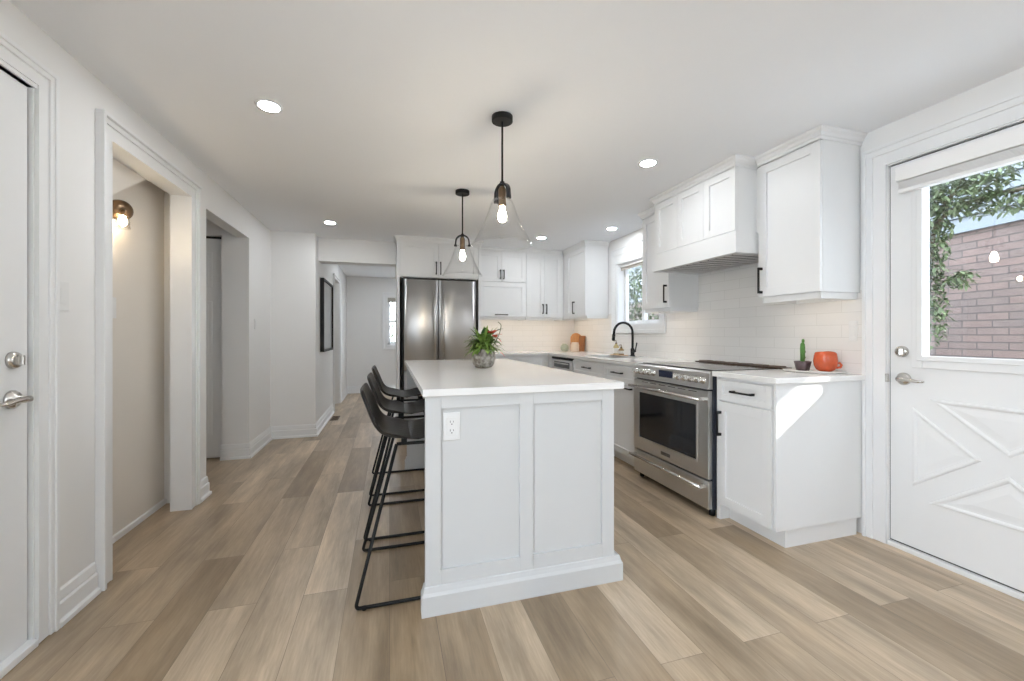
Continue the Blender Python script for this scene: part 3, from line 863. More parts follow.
bx(b, sx0, sx1, sy0 - .012, sy0, .722, .884); bx(b, sx0, sx1, sy1, sy1 + .012, .722, .884)
tag(obj('sink', b, STEEL), 'undermount steel sink below the window', 'sink')

# ---------------------------------------------------------------- range
r = thing('range', 'stainless steel slide-in range with black oven window and knobs', 'stove', (2.25, 2.52, 0))
y0, y1, xf = 2.112, 2.926, 1.902
b = B(); bx(b, 1.935, XR - .03, y0, y1, .045, .885); obj('body', b, DARKSIDE, r)
for (fx, fy) in ((1.96, y0 + .03), (1.96, y1 - .03), (2.5, y0 + .03), (2.5, y1 - .03)):
    b = B(); lathe(b, [(.018, 0), (.018, .046)], (fx, fy, 0), 14); obj('foot', b, MATBLACK, r)
b = B(); bx(b, 1.925, 2.50, y0 - .001, y1 + .001, .885, .912, bev=.002); obj('cooktop_frame', b, STEELH, r)
b = B(); bx(b, 1.975, 2.49, y0 + .02, y1 - .02, .912, .916, bev=.001); ct = obj('cooktop', b, COOKTOP, r)
b = B()
for (qx, qy, qr) in ((2.12, 2.30, .10), (2.12, 2.72, .085), (2.36, 2.30, .075), (2.36, 2.72, .10), (2.24, 2.51, .06)):
    for rr in (qr, qr * .6):
        rg = lathe(b, [(rr, .916), (rr, .9163), (rr - .002, .9163), (rr - .002, .916)], (qx, qy, 0), 40, False, False)
obj('burner_ring', b, mat('burner_grey', (.25, .25, .26), .3), ct)
# back vent
b = B(); bx(b, 2.50, XR - .012, y0, y1, .885, .922, bev=.003)
v = obj('rear_vent', b, mat('vent_dark', (.07, .045, .03), .4, metal=.5), r)
b = B()
for k in range(6): bx(b, 2.515, 2.575, y0 + .03 + k * .132, y0 + .125 + k * .132, .922, .930, bev=.002)
obj('vent_cap', b, mat('vent_cap', (.22, .17, .14), .4, metal=.5), v)
# control panel (sloped front)
b = B()
def prism_y(b, poly, ya, yb):
    A = [b.verts.new((x, ya, z)) for x, z in poly]; C = [b.verts.new((x, yb, z)) for x, z in poly]; n = len(poly)
    for k in range(n):
        j = (k + 1) % n; b.faces.new((A[k], A[j], C[j], C[k]))
    b.faces.new(A); b.faces.new(list(reversed(C)))
prism_y(b, [(1.935, .800), (xf - .004, .800), (xf + .012, .900), (xf + .022, .912), (1.975, .912), (1.975, .885), (1.935, .885)], y0 - .002, y1 + .002)
cp = obj('control_panel', b, STEELH, r)
nrm = Vector((-.1, 0, .016)).normalized()
def on_panel(y, z): return Vector((xf - .004 + (z - .80) * .16, y, z))
for y in (2.155, 2.215, 2.275, 2.335, 2.395, 2.665, 2.725, 2.785, 2.845, 2.895):
    b = B(); p = on_panel(y, .853)
    lathe(b, [(.023, 0), (.023, .005), (.018, .007), (.018, .032), (.015, .036)], p, 24, ax=nrm)
    k = obj('knob', b, CHROME, r)
    b = B(); Mk = frameM(p + nrm * .036, (0, 1, 0), nrm); bx(b, -.003, .003, 0, .006, -.014, .014, bev=.001, M=Mk)
    obj('knob_ridge', b, CHROME, k)
b = B(); p = on_panel(2.53, .853); Mk = frameM(p, (0, 1, 0), nrm); bx(b, -.075, .075, 0, .003, -.030, .030, bev=.001, M=Mk); obj('display', b, DISP, r)
# oven door
b = B(); wy0, wy1, wz0, wz1 = 2.215, 2.85, .335, .690
bx(b, xf, 1.933, y0, wy0, .238, .788); bx(b, xf, 1.933, wy1, y1, .238, .788); bx(b, xf, 1.933, wy0, wy1, .238, wz0); bx(b, xf, 1.933, wy0, wy1, wz1, .788)
for (a0, a1, c0, c1) in ((wy0 - .012, wy0, wz0 - .012, wz1 + .012), (wy1, wy1 + .012, wz0 - .012, wz1 + .012), (wy0, wy1, wz0 - .012, wz0), (wy0, wy1, wz1, wz1 + .012)):
    bx(b, xf - .003, xf, a0, a1, c0, c1, bev=.001)
od = obj('oven_door', b, STEELH, r)
b = B(); bx(b, xf + .004, 1.93, wy0, wy1, wz0, wz1); obj('oven_window', b, OVENGL, od)
def bar(parent, z, za=0, xo=.052):
    b = B(); tube(b, [(xf - xo, y0 + .012, z), (xf - xo, y1 - .012, z)], .011, 14)
    for y in (y0 + .035, y1 - .035): bx(b, xf - xo, xf, y - .012, y + .012, z - .011, z + .011, bev=.003)
    obj('handle', b, CHROME, parent)
bar(od, .738)
b = B()
for k in range(6): bx(b, xf - .001, xf + .004, y0 + .10 + k * .105, y0 + .175 + k * .105, .772, .777)
obj('vent_slots', b, SLOT, od)
b = B(); bx(b, xf - .0035, xf, 2.475, 2.575, .270, .294, bev=.001)
bg = obj('badge', b, BADGE, od)
b = B(); bx(b, xf + .002, 1.935, y0, y1, .050, .226, bev=.003); dr = obj('warming_drawer', b, STEELH, r)
bar(dr, .190, xo=.045)

def text_mesh(txt, size, M, m, parent, name='lettering', depth=.0006):
    cu = bpy.data.curves.new('t', 'FONT'); cu.body = txt; cu.size = size; cu.align_x = 'CENTER'; cu.align_y = 'CENTER'; cu.extrude = depth
    to = bpy.data.objects.new('t', cu); COL.objects.link(to)
    dg = bpy.context.evaluated_depsgraph_get()
    me = bpy.data.meshes.new_from_object(to.evaluated_get(dg))
    bpy.data.objects.remove(to); bpy.data.curves.remove(cu)
    b = B(); b.from_mesh(me); bpy.data.meshes.remove(me)
    bmesh.ops.transform(b, matrix=M, verts=b.verts)
    return obj(name, b, m, parent, recalc=False)
# reading direction on a face looking to -X is -Y; text local (x, y, z) -> (-Y, Z, -X)
Mt = Matrix(((0, 0, -1, xf - .0042), (-1, 0, 0, 2.525), (0, 1, 0, .282), (0, 0, 0, 1)))
text_mesh('FRIGIDAIRE', .0165, Mt, CHROME, bg)

# ---------------------------------------------------------------- island
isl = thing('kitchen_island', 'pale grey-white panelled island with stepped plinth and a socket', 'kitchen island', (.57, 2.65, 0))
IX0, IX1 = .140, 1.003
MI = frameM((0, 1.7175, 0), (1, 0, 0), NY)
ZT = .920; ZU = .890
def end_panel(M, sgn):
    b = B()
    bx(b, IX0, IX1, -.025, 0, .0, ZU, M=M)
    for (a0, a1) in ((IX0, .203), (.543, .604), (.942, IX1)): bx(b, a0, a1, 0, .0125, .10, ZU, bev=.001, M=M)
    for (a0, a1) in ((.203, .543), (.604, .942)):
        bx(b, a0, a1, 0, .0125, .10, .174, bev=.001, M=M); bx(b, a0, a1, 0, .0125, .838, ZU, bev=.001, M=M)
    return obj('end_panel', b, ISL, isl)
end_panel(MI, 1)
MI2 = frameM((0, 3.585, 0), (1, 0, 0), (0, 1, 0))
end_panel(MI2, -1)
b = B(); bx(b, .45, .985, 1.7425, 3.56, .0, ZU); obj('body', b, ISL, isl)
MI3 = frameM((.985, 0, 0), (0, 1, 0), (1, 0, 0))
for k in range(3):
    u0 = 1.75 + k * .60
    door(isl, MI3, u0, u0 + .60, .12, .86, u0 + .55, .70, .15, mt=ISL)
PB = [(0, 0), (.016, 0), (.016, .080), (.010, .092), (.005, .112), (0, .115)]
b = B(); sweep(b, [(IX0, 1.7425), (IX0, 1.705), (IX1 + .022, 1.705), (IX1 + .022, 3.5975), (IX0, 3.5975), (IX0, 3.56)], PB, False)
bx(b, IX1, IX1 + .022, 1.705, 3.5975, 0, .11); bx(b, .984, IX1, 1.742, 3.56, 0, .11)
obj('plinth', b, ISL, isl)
b = B(); bx(b, .213, .283, .0, .005, .702, .818, bev=.002, M=MI)
bx(b, .2265, .2695, .005, .0075, .722, .798, bev=.002, M=MI)
pl = obj('outlet', b, PLASTIC, isl)
def slots(M, u, z, parent, n=.0078):
    b = B()
    bx(b, u - .0075, u - .0055, n - .001, n + .0004, z - .004, z + .005, M=M); bx(b, u + .0055, u + .0075, n - .001, n + .0004, z - .003, z + .004, M=M)
    lathe(b, [(.0025, -.001), (.0025, .0004)], M @ Vector((u, n, z - .010)), 12, ax=M.to_3x3() @ Vector((0, 1, 0)))
    obj('socket_holes', b, SLOT, parent)
slots(MI, .248, .780, pl); slots(MI, .248, .744, pl)
b = B(); bx(b, .128, 1.047, 1.688, 3.665, ZU, ZT, bev=.002)
tag(obj('island_countertop', b, QUARTZ), 'white quartz top covering the kitchen island', 'countertop')

# ---------------------------------------------------------------- bar stools
def make_stool(cy):
    st = thing('bar_stool', 'x', 'bar stool', (.12, cy, 0), 'bar stools along the island')
    H = .240
    # seat shell
    prof = [(.335, .668), (.325, .684), (.28, .692), (.20, .690), (.12, .687), (.05, .687), (.005, .692), (-.035, .708), (-.062, .740), (-.080, .785), (-.096, .830), (-.110, .870), (-.120, .900)]
    nn = len(prof); m = 14
    b = B(); th = .017
    top, bot = [], []
    P = [Vector((x, 0, z)) for x, z in prof]
    for i, p in enumerate(P):
        d = (P[min(i + 1, nn - 1)] - P[max(i - 1, 0)]).normalized()
        nv = Vector((d.z, 0, -d.x))
        if nv.z < 0 and i < 4: nv = -nv
        if i >= 4 and nv.x < 0: nv = -nv
        f_ = i / (nn - 1)
        hw = .208 if f_ < .5 else .208 + (.185 - .208) * ((f_ - .5) / .5) ** 2
        if i == 0: hw = .175
        if i == nn - 1: hw = .160
        if i == nn - 2: hw = .183
        rt, rb = [], []
        for j in range(m + 1):
            s = 2 * j / m - 1
            lift = -.006 + abs(s) ** 2.2 * (.018 if .1 < f_ < .9 else .012)
            q = p + nv * lift
            rt.append(b.verts.new(Vector((q.x, cy + s * hw, q.z)) + nv * th * .5))
            rb.append(b.verts.new(Vector((q.x, cy + s * hw * 1.01, q.z)) - nv * th * .5))
        top.append(rt); bot.append(rb)
    for i in range(nn - 1):
        for j in range(m):
            f1 = b.faces.new((top[i][j], top[i + 1][j], top[i + 1][j + 1], top[i][j + 1])); f1.smooth = True
            f2 = b.faces.new((bot[i][j], bot[i][j + 1], bot[i + 1][j + 1], bot[i + 1][j])); f2.smooth = True
        for j in (0, m):
            q = b.faces.new((top[i][j], top[i + 1][j], bot[i + 1][j], bot[i][j])); q.smooth = True
    for i in (0, nn - 1):
        for j in range(m):
            q = b.faces.new((top[i][j], top[i][j + 1], bot[i][j + 1], bot[i][j])); q.smooth = True
    so = obj('seat', b, LEATHER, st)
    md = so.modifiers.new('s', 'SUBSURF'); md.levels = 1; md.render_levels = 1
    # sled frames
    for s in (-1, 1):
        yb_, yt = cy + s * H, cy + s * .15
        b = B()
        pts = arc_pts([(.03, yt, .655), (-.135, yb_, .008), (.36, yb_, .008), (.25, yt, .655), (.03, yt, .655)], .02, 5)
        tube(b, pts, .0075, 10)
        obj('sled_frame', b, MATBLACK, st)
        for mx_ in (.05, .205):
            b = B(); bx(b, mx_, mx_ + .025, yt - .008, yt + .008, .655, .680); obj('seat_mount', b, MATBLACK, st)
    b = B()
    zf = .26; fr = lambda z: .25 + (.36 - .25) * (.655 - z) / .647
    yy = .15 + (.24 - .15) * (.655 - zf) / .647
    tube(b, [(fr(zf), cy - yy, zf), (fr(zf), cy + yy, zf)], .0075, 10)
    obj('footrest', b, MATBLACK, st)
    for mx_ in (.06, .22):
        b = B(); tube(b, [(mx_, cy - .15, .655), (mx_, cy + .15, .655)], .0065, 8); obj('cross_bar', b, MATBLACK, st)
    for s in (-1, 1):
        for gx in (-.10, .33):
            b = B(); lathe(b, [(.010, 0), (.010, .012)], (gx, cy + s * H, 0), 10); obj('glide', b, MATBLACK, st)
    return st
st = make_stool(2.055)
st['label'] = 'dark brown bucket-seat bar stool nearest the camera, black sled legs'
s2 = copy_tree(st); s2.location = (.12, 2.655, 0); s2['label'] = 'middle dark brown bar stool of the three at the island'
s3 = copy_tree(st); s3.location = (.12, 3.31, 0); s3['label'] = 'dark brown bar stool farthest along the island, nearest the fridge'

# ---------------------------------------------------------------- pendants
def make_pendant(x, y, ang):
    p = thing('pendant_light', 'x', 'pendant light', (x, y, 1.61), 'glass pendants over the island')
    b = B(); lathe(b, [(.052, ZC - .028), (.055, ZC - .026), (.055, ZC)], (x, y, 0), 40); obj('canopy', b, MATBLACK, p)
    b = B(); tube(b, [(x, y, 1.925), (x, y, ZC - .026)], .0055, 12); lathe(b, [(.012, 1.915), (.012, 1.945)], (x, y, 0), 16); obj('rod', b, MATBLACK, p)
    # U strap over the glass
    b = B(); c, s = math.cos(ang), math.sin(ang)
    path = []
    for k in range(17):
        a = math.pi * k / 16
        path.append((.052 * math.cos(a), 1.885 + .048 * math.sin(a)))
    path = [(.056, 1.845)] + path + [(-.056, 1.845)]
    w = .012; t = .005
    R1 = []
    for i, (u, z) in enumerate(path):
        a = path[max(0, i - 1)]; e = path[min(len(path) - 1, i + 1)]
        d = Vector((e[0] - a[0], e[1] - a[1])).normalized(); n_ = Vector((d.y, -d.x))
        ring = []
        for (sw, sn) in ((-w, -t), (w, -t), (w, t), (-w, t)):
            uu = u + n_.x * sn; zz = z + n_.y * sn
            ring.append(b.verts.new((x + uu * c - sw * s, y + uu * s + sw * c, zz)))
        R1.append(ring)
    for A, C in zip(R1, R1[1:]):
        for k in range(4):
            j = (k + 1) % 4; b.faces.new((A[k], A[j], C[j], C[k]))
    b.faces.new(R1[0]); b.faces.new(R1[-1])
    for sg in (-1, 1):
        lathe(b, [(.008, -.004), (.008, .018)], (x + sg * .048 * c, y + sg * .048 * s, 1.853), 12, ax=(sg * c, sg * s, 0))
    obj('strap', b, BLACK, p)
    b = B(); lathe(b, [(.010, 1.925), (.020, 1.905), (.021, 1.825), (.019, 1.815)], (x, y, 0), 24); obj('socket', b, BRASS, p)
    b = B(); prof = [(.012, 1.815), (.013, 1.80), (.020, 1.78), (.023, 1.762), (.020, 1.745), (.011, 1.735), (.003, 1.733)]
    lathe(b, prof, (x, y, 0), 24); obj('bulb', b, EMB, p)
    b = B()
    outer = [(.030, 1.858), (.050, 1.850), (.062, 1.830), (.075, 1.79), (.105, 1.71), (.140, 1.645), (.158, 1.618), (.161, 1.612), (.157, 1.610), (.136, 1.646), (.101, 1.71), (.071, 1.79), (.058, 1.828), (.048, 1.846), (.030, 1.853)]
    lathe(b, outer + [outer[0]], (x, y, 0), 56, False, False); obj('shade', b, SHADE, p)
    return p
p1 = make_pendant(.568, 2.09, R(112)); p1['label'] = 'clear glass cone pendant nearest the camera over the island'
p2 = make_pendant(.557, 3.258, R(-15)); p2['label'] = 'clear glass cone pendant farther away, in front of the fridge'

# ---------------------------------------------------------------- recessed lights
RL = [((-.579, 2.325), 'round recessed ceiling light near the first left opening, above the stools side'),
      ((-.581, 4.555), 'round recessed ceiling light nearest the hallway beam'),
      ((1.652, 2.375), 'round recessed ceiling light in front of the range hood'),
      ((2.294, 3.943), 'round recessed ceiling light over the sink window'),
      ((1.717, 4.562), 'round recessed ceiling light before the back upper cabinets'),
      ((1.35, .75), 'added unseen recessed light behind the camera, nearest the back door'),  # unseen lamp added to light the right floor and door
      ((.1, -1.3), 'added unseen recessed light behind the camera on the left'),  # unseen lamp added for fill from behind
      ((1.652, -1.2), 'added unseen recessed light behind the camera on the right'),  # unseen lamp, also added for fill
      ((-.3, 7.0), 'round recessed ceiling light inside the hallway'),
      ((.5, 7.9), 'added unseen recessed light before the small far window'),  # unseen lamp added to brighten the hallway end
      ((1.4, 7.2), 'added unseen recessed light in the far room behind the fridge wall')]  # unseen lamp added to brighten the far room
def make_down(x, y):
    q = thing('recessed_light', 'x', 'ceiling light', (x, y, ZC - .006), 'recessed ceiling lights')
    b = B(); lathe(b, [(.047, ZC - .003), (.062, ZC - .006), (.064, ZC)], (x, y, 0), 36, True, False); obj('trim_ring', b, TRIM, q)
    b = B(); lathe(b, [(.046, ZC - .0045), (.046, ZC - .003)], (x, y, 0), 36); obj('diffuser', b, EMW, q)
    return q
q0 = make_down(*RL[0][0]); q0['label'] = RL[0][1]
for (xy, lab) in RL[1:]:
    q = copy_tree(q0); q.location = (xy[0], xy[1], ZC - .006); q['label'] = lab

# under-cabinet strips
for (dims, lab) in (((2.335, 2.36, 1.75, 2.06, 1.331, 1.345), 'slim warm light bar under the upper cabinet nearest the back door'),
                    ((2.335, 2.36, 3.02, 3.34, 1.331, 1.345), 'slim warm light bar under the narrow upper cabinet'),
                    ((2.335, 2.36, 4.60, 5.35, 1.331, 1.345), 'slim warm light bar under the corner upper cabinet'),
                    ((1.12, 1.71, 5.25, 5.275, 1.331, 1.345), 'slim warm light bar under the back cabinet with the lift-up door'),
                    ((1.78, 2.25, 5.25, 5.275, 1.331, 1.345), 'slim warm light bar under the tall two-door back cabinet')):
    e = thing('light_bar', lab, 'light', ((dims[0] + dims[1]) / 2, (dims[2] + dims[3]) / 2, 1.362))
    b = B(); bx(b, dims[0], dims[1], dims[2], dims[3], 1.366, 1.3745); obj('housing', b, TRIM, e)
    b = B(); bx(b, dims[0] + .003, dims[1] - .003, dims[2] + .003, dims[3] - .003, 1.362, 1.366); obj('diffuser', b, EMS, e)

# ---------------------------------------------------------------- sconce in the niche
sx, sy, sz = -1.46, 2.825, 1.835
sc = thing('wall_sconce', 'dark bronze round sconce with clear glass shade glowing in the left niche', 'wall lamp', (sx, sy, sz))
ax = Vector((.75, -.62, -.12)).normalized()
b = B(); lathe(b, [(.056, -.02), (.056, .0), (.052, .012), (.030, .022), (.012, .026)], Vector((sx, sy, sz)) + ax * .052, 32, ax=ax)
tube(b, [(sx, sy, sz), Vector((sx, sy, sz)) + ax * .04], .02, 16)
obj('backplate', b, BRONZE, sc)
b = B(); c0 = Vector((sx, sy, sz)) + ax * .078
tube(b, [c0, c0 + Vector((.004, -.012, -.008)), c0 + Vector((.004, -.014, -.035))], .010, 12); obj('socket', b, BRONZE, sc)
cb = c0 + Vector((.004, -.014, -.035))
b = B(); lathe(b, [(.010, 0), (.018, -.02), (.018, -.04), (.006, -.055)], cb, 20); obj('bulb', b, mat('sconce_glow', (1, .9, .75), .3, emit=(1.0, .80, .55), estr=130.0), sc)
b = B(); lathe(b, [(.018, .006), (.030, -.01), (.034, -.07), (.032, -.07), (.028, -.011), (.016, .004), (.018, .006)], cb, 28, False, False); obj('shade', b, FIXGL, sc)

# switch plates
def plate(o, u, n, w, h, label, rock=1, name='light_switch', cat='switch'):
    M = frameM(o, u, n)
    e = thing(name, label, cat, o)
    b = B(); bx(b, -w / 2, w / 2, 0, .005, -h / 2, h / 2, bev=.0015, M=M); obj('plate', b, PLASTIC, e)
    for k in range(rock):
        uu = (k - (rock - 1) / 2) * .045
        b = B(); bx(b, uu - .016, uu + .016, .005, .0075, -.032, .032, bev=.001, M=M); obj('rocker', b, PLASTIC, e)
plate((XL, 2.078, 1.295), (0, 1, 0), PX, .072, .115, 'white light switch on the wall strip beside the left door')
plate((-1.46, 2.785, 1.29), (0, 1, 0), PX, .075, .115, 'white switch plate on the beige niche wall under the sconce')
plate((XL, 4.55, 1.245), (0, 1, 0), PX, .06, .10, 'small white switch on the wall past the second opening', 1)
plate((XR - .008, 1.735, 1.165), (0, 1, 0), NX, .045, .115, 'white switch on the backsplash right by the back door', 1)
MO = frameM((XR - .008, 4.50, 0), (0, 1, 0), NX)

# framed picture in the hallway
fr = thing('framed_picture', 'tall black box frame with a grey print on the hallway wall', 'picture', (XH, 5.957, .93))
MP = frameM((XH, 0, 0), (0, 1, 0), PX)
b = B(); a0, a1, c0_, c1_ = 5.40, 6.25, .935, 1.83
bx(b, a0, a0 + .03, .001, .045, c0_, c1_, M=MP); bx(b, a1 - .03, a1, .001, .045, c0_, c1_, M=MP); bx(b, a0 + .03, a1 - .03, .001, .045, c0_, c0_ + .03, M=MP); bx(b, a0 + .03, a1 - .03, .001, .045, c1_ - .03, c1_, M=MP)
obj('frame', b, MATBLACK, fr)
b = B(); bx(b, a0 + .03, a1 - .03, .001, .03, c0_ + .03, c1_ - .03, M=MP); obj('print', b, PRINT, fr)

# floor register
fv = thing('floor_register', 'dark metal floor vent beside the hallway baseboard', 'vent', (-.70, 6.1, 0))
b = B(); bx(b, -.76, -.66, 5.95, 6.25, 0, .004, bev=.001); obj('grille_frame', b, mat('register_brown', (.12, .09, .07), .5, metal=.4), fv)
b = B()
for k in range(9): bx(b, -.745, -.675, 5.965 + k * .031, 5.98 + k * .031, .004, .006)
obj('louvre', b, BRONZE, fv)

# ---------------------------------------------------------------- plant on the island
def leaf(b, base, direction, L, w, droop, fold=.15):
    d = Vector(direction).normalized(); side = d.cross(Vector((0, 0, 1)))
    if side.length < .01: side = Vector((1, 0, 0))
    side.normalize(); p = Vector(base); n = 5; prev = None
    for i in range(n + 1):
        t = i / n; ww = w * math.sin(math.pi * min(.98, .12 + t * .86)) ** .8
        up = side.cross(d)
        A = b.verts.new(p - side * ww + up * fold * ww); C = b.verts.new(p); D = b.verts.new(p + side * ww + up * fold * ww)
        if prev:
            f1 = b.faces.new((prev[0], prev[1], C, A)); f2 = b.faces.new((prev[1], prev[2], D, C)); f1.smooth = f2.smooth = True
        prev = (A, C, D)
        p = p + d * L / n; d = (d + Vector((0, 0, -droop / n))).normalized()
px_, py_, pz_ = .607, 2.715, ZT
pt = thing('potted_plant', 'small leafy plant with red blooms in a ribbed grey pot on the island', 'plant', (px_, py_, pz_))
b = B()
seg = 60; prof = [(.035, 0), (.056, .006), (.070, .030), (.077, .065), (.075, .10), (.070, .120), (.072, .126), (.066, .126), (.062, .115), (.058, .10)]
rings = lathe(b, prof, (px_, py_, pz_ + .0), seg, False, True)
for ri in range(1, 6):
    for i, v in enumerate(rings[ri]):
        c_ = Vector((px_, py_, v.co.z)); o_ = v.co - c_; v.co = c_ + o_ * (1 + .035 * (1 if i % 3 == 0 else -.4))
obj('pot', b, POTM, pt)
b = B(); lathe(b, [(.058, pz_ + .095), (.061, pz_ + .110)], (px_, py_, 0), 30); obj('soil', b, SOIL, pt)
b = B(); rnd = random.Random(3)
for k in range(230):
    a = rnd.uniform(0, 2 * math.pi); r0 = rnd.uniform(0, .045); el = rnd.uniform(-.1, 1.2)
    base = (px_ + r0 * math.cos(a), py_ + r0 * math.sin(a), pz_ + .11 + rnd.uniform(0, .075))
    leaf(b, base, (math.cos(a) * math.cos(el), math.sin(a) * math.cos(el), math.sin(el)), rnd.uniform(.06, .125), rnd.uniform(.009, .015), rnd.uniform(.5, 1.6))
obj('foliage', b, GREEN, pt)
b = B(); leaf(b, (px_ - .01, py_, pz_ + .2), (-.8, -.1, .5), .11, .02, 1.6); leaf(b, (px_ + .02, py_, pz_ + .18), (-.1, -.2, .8), .10, .034, 1.0); leaf(b, (px_ + .06, py_ - .01, pz_ + .22), (.5, -.2, .6), .09, .036, 1.0)
tube(b, arc_pts([(px_ + .05, py_, pz_ + .12), (px_ + .11, py_, pz_ + .22), (px_ + .125, py_, pz_ + .29), (px_ + .10, py_, pz_ + .31)], .05), .0025, 6)
obj('broad_leaves', b, GREEND, pt)
b = B()
for (dx, dz, dd) in ((.055, .232, (.3, -.6, .5)), (.075, .225, (.8, -.4, .1)), (.042, .228, (-.5, -.5, .5)), (.062, .222, (.1, -.8, -.2)), (.083, .20, (.7, -.3, -.5)), (.105, .105, (.7, -.3, -.6))):
    leaf(b, (px_ + dx, py_ - .035, pz_ + dz), dd, .046, .020, .5)
obj('blooms', b, RED, pt)

# ---------------------------------------------------------------- counter objects
# tray, cactus, orange pig-like planter
TX, TY, TZ = 2.465, 1.875, .914
b = B()
lathe(b, [(.10, 0), (.125, .004), (.132, .012), (.128, .013), (.12, .008), (.0, .006)], (0, 0, 0), 40, False, True)
bmesh.ops.transform(b, matrix=Matrix.Translation((TX, TY, TZ)) @ Matrix.Rotation(R(35), 4, 'Z') @ Matrix.Diagonal((.75, 1.2, 1, 1)), verts=b.verts)
tag(obj('serving_tray', b, CERAM), 'shallow white oval tray on the short worktop by the back door', 'tray')
cx_, cy_ = 2.455, 1.935
cz_ = TZ + .0062
ca = thing('potted_cactus', 'small columnar cactus in a dark mottled pot on the white tray', 'plant', (cx_, cy_, cz_))
b = B(); lathe(b, [(.034, cz_), (.040, cz_ + .03), (.047, cz_ + .058), (.043, cz_ + .058), (.041, cz_ + .05)], (cx_, cy_, 0), 6, False, True); obj('pot', b, PURPLE, ca)
b = B(); lathe(b, [(.036, cz_ + .044), (.038, cz_ + .050)], (cx_, cy_, 0), 16); obj('soil', b, SOIL, ca)
b = B()
rg = lathe(b, [(.011, cz_ + .048), (.013, cz_ + .07), (.014, cz_ + .14), (.012, cz_ + .164), (.006, cz_ + .174)], (cx_, cy_, 0), 20)
for rr in rg:
    for i, v in enumerate(rr):
        if i % 2: v.co = Vector((cx_, cy_, v.co.z)) + (v.co - Vector((cx_, cy_, v.co.z))) * .78
lathe(b, [(.004, cz_ + .168), (.008, cz_ + .178), (.008, cz_ + .188), (.003, cz_ + .196)], (cx_ + .004, cy_, 0), 12)
for (dx, dz) in ((-.014, .10), (.014, .115), (.013, .08)):
    lathe(b, [(.004, -.006), (.006, 0), (.003, .010)], (cx_ + dx, cy_ - .003, cz_ + dz), 8)
obj('stem', b, CACT, ca)
ox, oy = 2.478, 1.812
og = thing('orange_planter', 'glossy orange-red rounded ceramic bowl with a small side handle on the white tray', 'bowl', (ox, oy, cz_))
cz_ += .0052
b = B()
rg = lathe(b, [(.030, cz_), (.046, cz_ + .010), (.057, cz_ + .036), (.060, cz_ + .064), (.057, cz_ + .092), (.053, cz_ + .112), (.049, cz_ + .112), (.053, cz_ + .090), (.054, cz_ + .055), (.030, cz_ + .012), (.004, cz_ + .010)], (ox, oy, 0), 32, True, True)
for rr in rg:
    for i, v in enumerate(rr):
        a = 2 * math.pi * i / 32; v.co.z += .004 * math.sin(2 * a + 1) * (v.co.z - cz_) / .08
obj('bowl', b, ORANGE, og)
b = B(); tube(b, [(ox + .044, oy - .034, cz_ + .048), (ox + .054, oy - .042, cz_ + .051), (ox + .062, oy - .047, cz_ + .038), (ox + .058, oy - .043, cz_ + .024), (ox + .040, oy - .032, cz_ + .022)], .007, 8); obj('handle', b, ORANGE, og)

# faucet
fx_, fy_ = 2.475, 3.83
fa = thing('faucet', 'black gooseneck pull-down faucet at the sink', 'faucet', (fx_, fy_, .914))
b = B(); lathe(b, [(.028, .914), (.028, .922), (.021, .928), (.021, .99), (.015, 1.0)], (fx_, fy_, 0), 24); obj('base', b, MATBLACK, fa)
b = B(); pts = [(fx_, fy_, .99), (fx_, fy_, 1.17)]
for k in range(1, 13):
    a = math.pi * k / 12; pts.append((fx_ - .105 + .105 * math.cos(a), fy_ + .02 * k / 12, 1.17 + .10 * math.sin(a)))
pts += [(fx_ - .213, fy_ + .021, 1.14)]
tube(b, pts, .0125, 14); obj('spout', b, MATBLACK, fa)
b = B(); tube(b, [(fx_ - .213, fy_ + .021, 1.145), (fx_ - .218, fy_ + .021, 1.085)], .017, 14); lathe(b, [(.012, -.006), (.012, 0)], (fx_ - .219, fy_ + .021, 1.085), 14); obj('spray_head', b, MATBLACK, fa)
b = B(); tube(b, [(fx_, fy_ - .018, .965), (fx_, fy_ - .05, .97)], .011, 12); tube(b, [(fx_, fy_ - .048, .968), (fx_ + .006, fy_ - .07, 1.06)], .006, 10); obj('lever', b, MATBLACK, fa)

# soap tray and bottles
b = B(); bx(b, 2.40, 2.50, 3.95, 4.17, .914, .922, bev=.003)
tag(obj('soap_tray', b, TRAYW), 'small brown wooden tray beside the faucet', 'tray')
for (x, y, r_0, h, m, lab) in ((2.445, 4.11, .030, .12, AMBER, 'pale amber soap dispenser bottle on the wooden tray, left'), (2.455, 4.02, .030, .075, AMBERD, 'short amber soap bottle on the wooden tray, next to the faucet')):
    e = thing('soap_bottle', lab, 'bottle', (x, y, .922))
    b = B(); lathe(b, [(r_0, .922), (r_0 + .001, .93), (r_0, .922 + h * .75), (r_0 * .5, .922 + h * .9), (r_0 * .4, .922 + h)], (x, y, 0), 22); obj('bottle', b, m, e)
    b = B(); lathe(b, [(.011, .922 + h), (.011, .922 + h + .012), (.004, .922 + h + .014), (.004, .922 + h + .035)], (x, y, 0), 14); tube(b, [(x, y, .922 + h + .035), (x - .03, y, .922 + h + .03)], .004, 8); obj('pump', b, BRASS, e)
    b = B(); lathe(b, [(r_0 + .0015, .935), (r_0 + .0015, .922 + h * .6)], (x, y, 0), 22, False, False); obj('paper_label', b, CERAM, e)

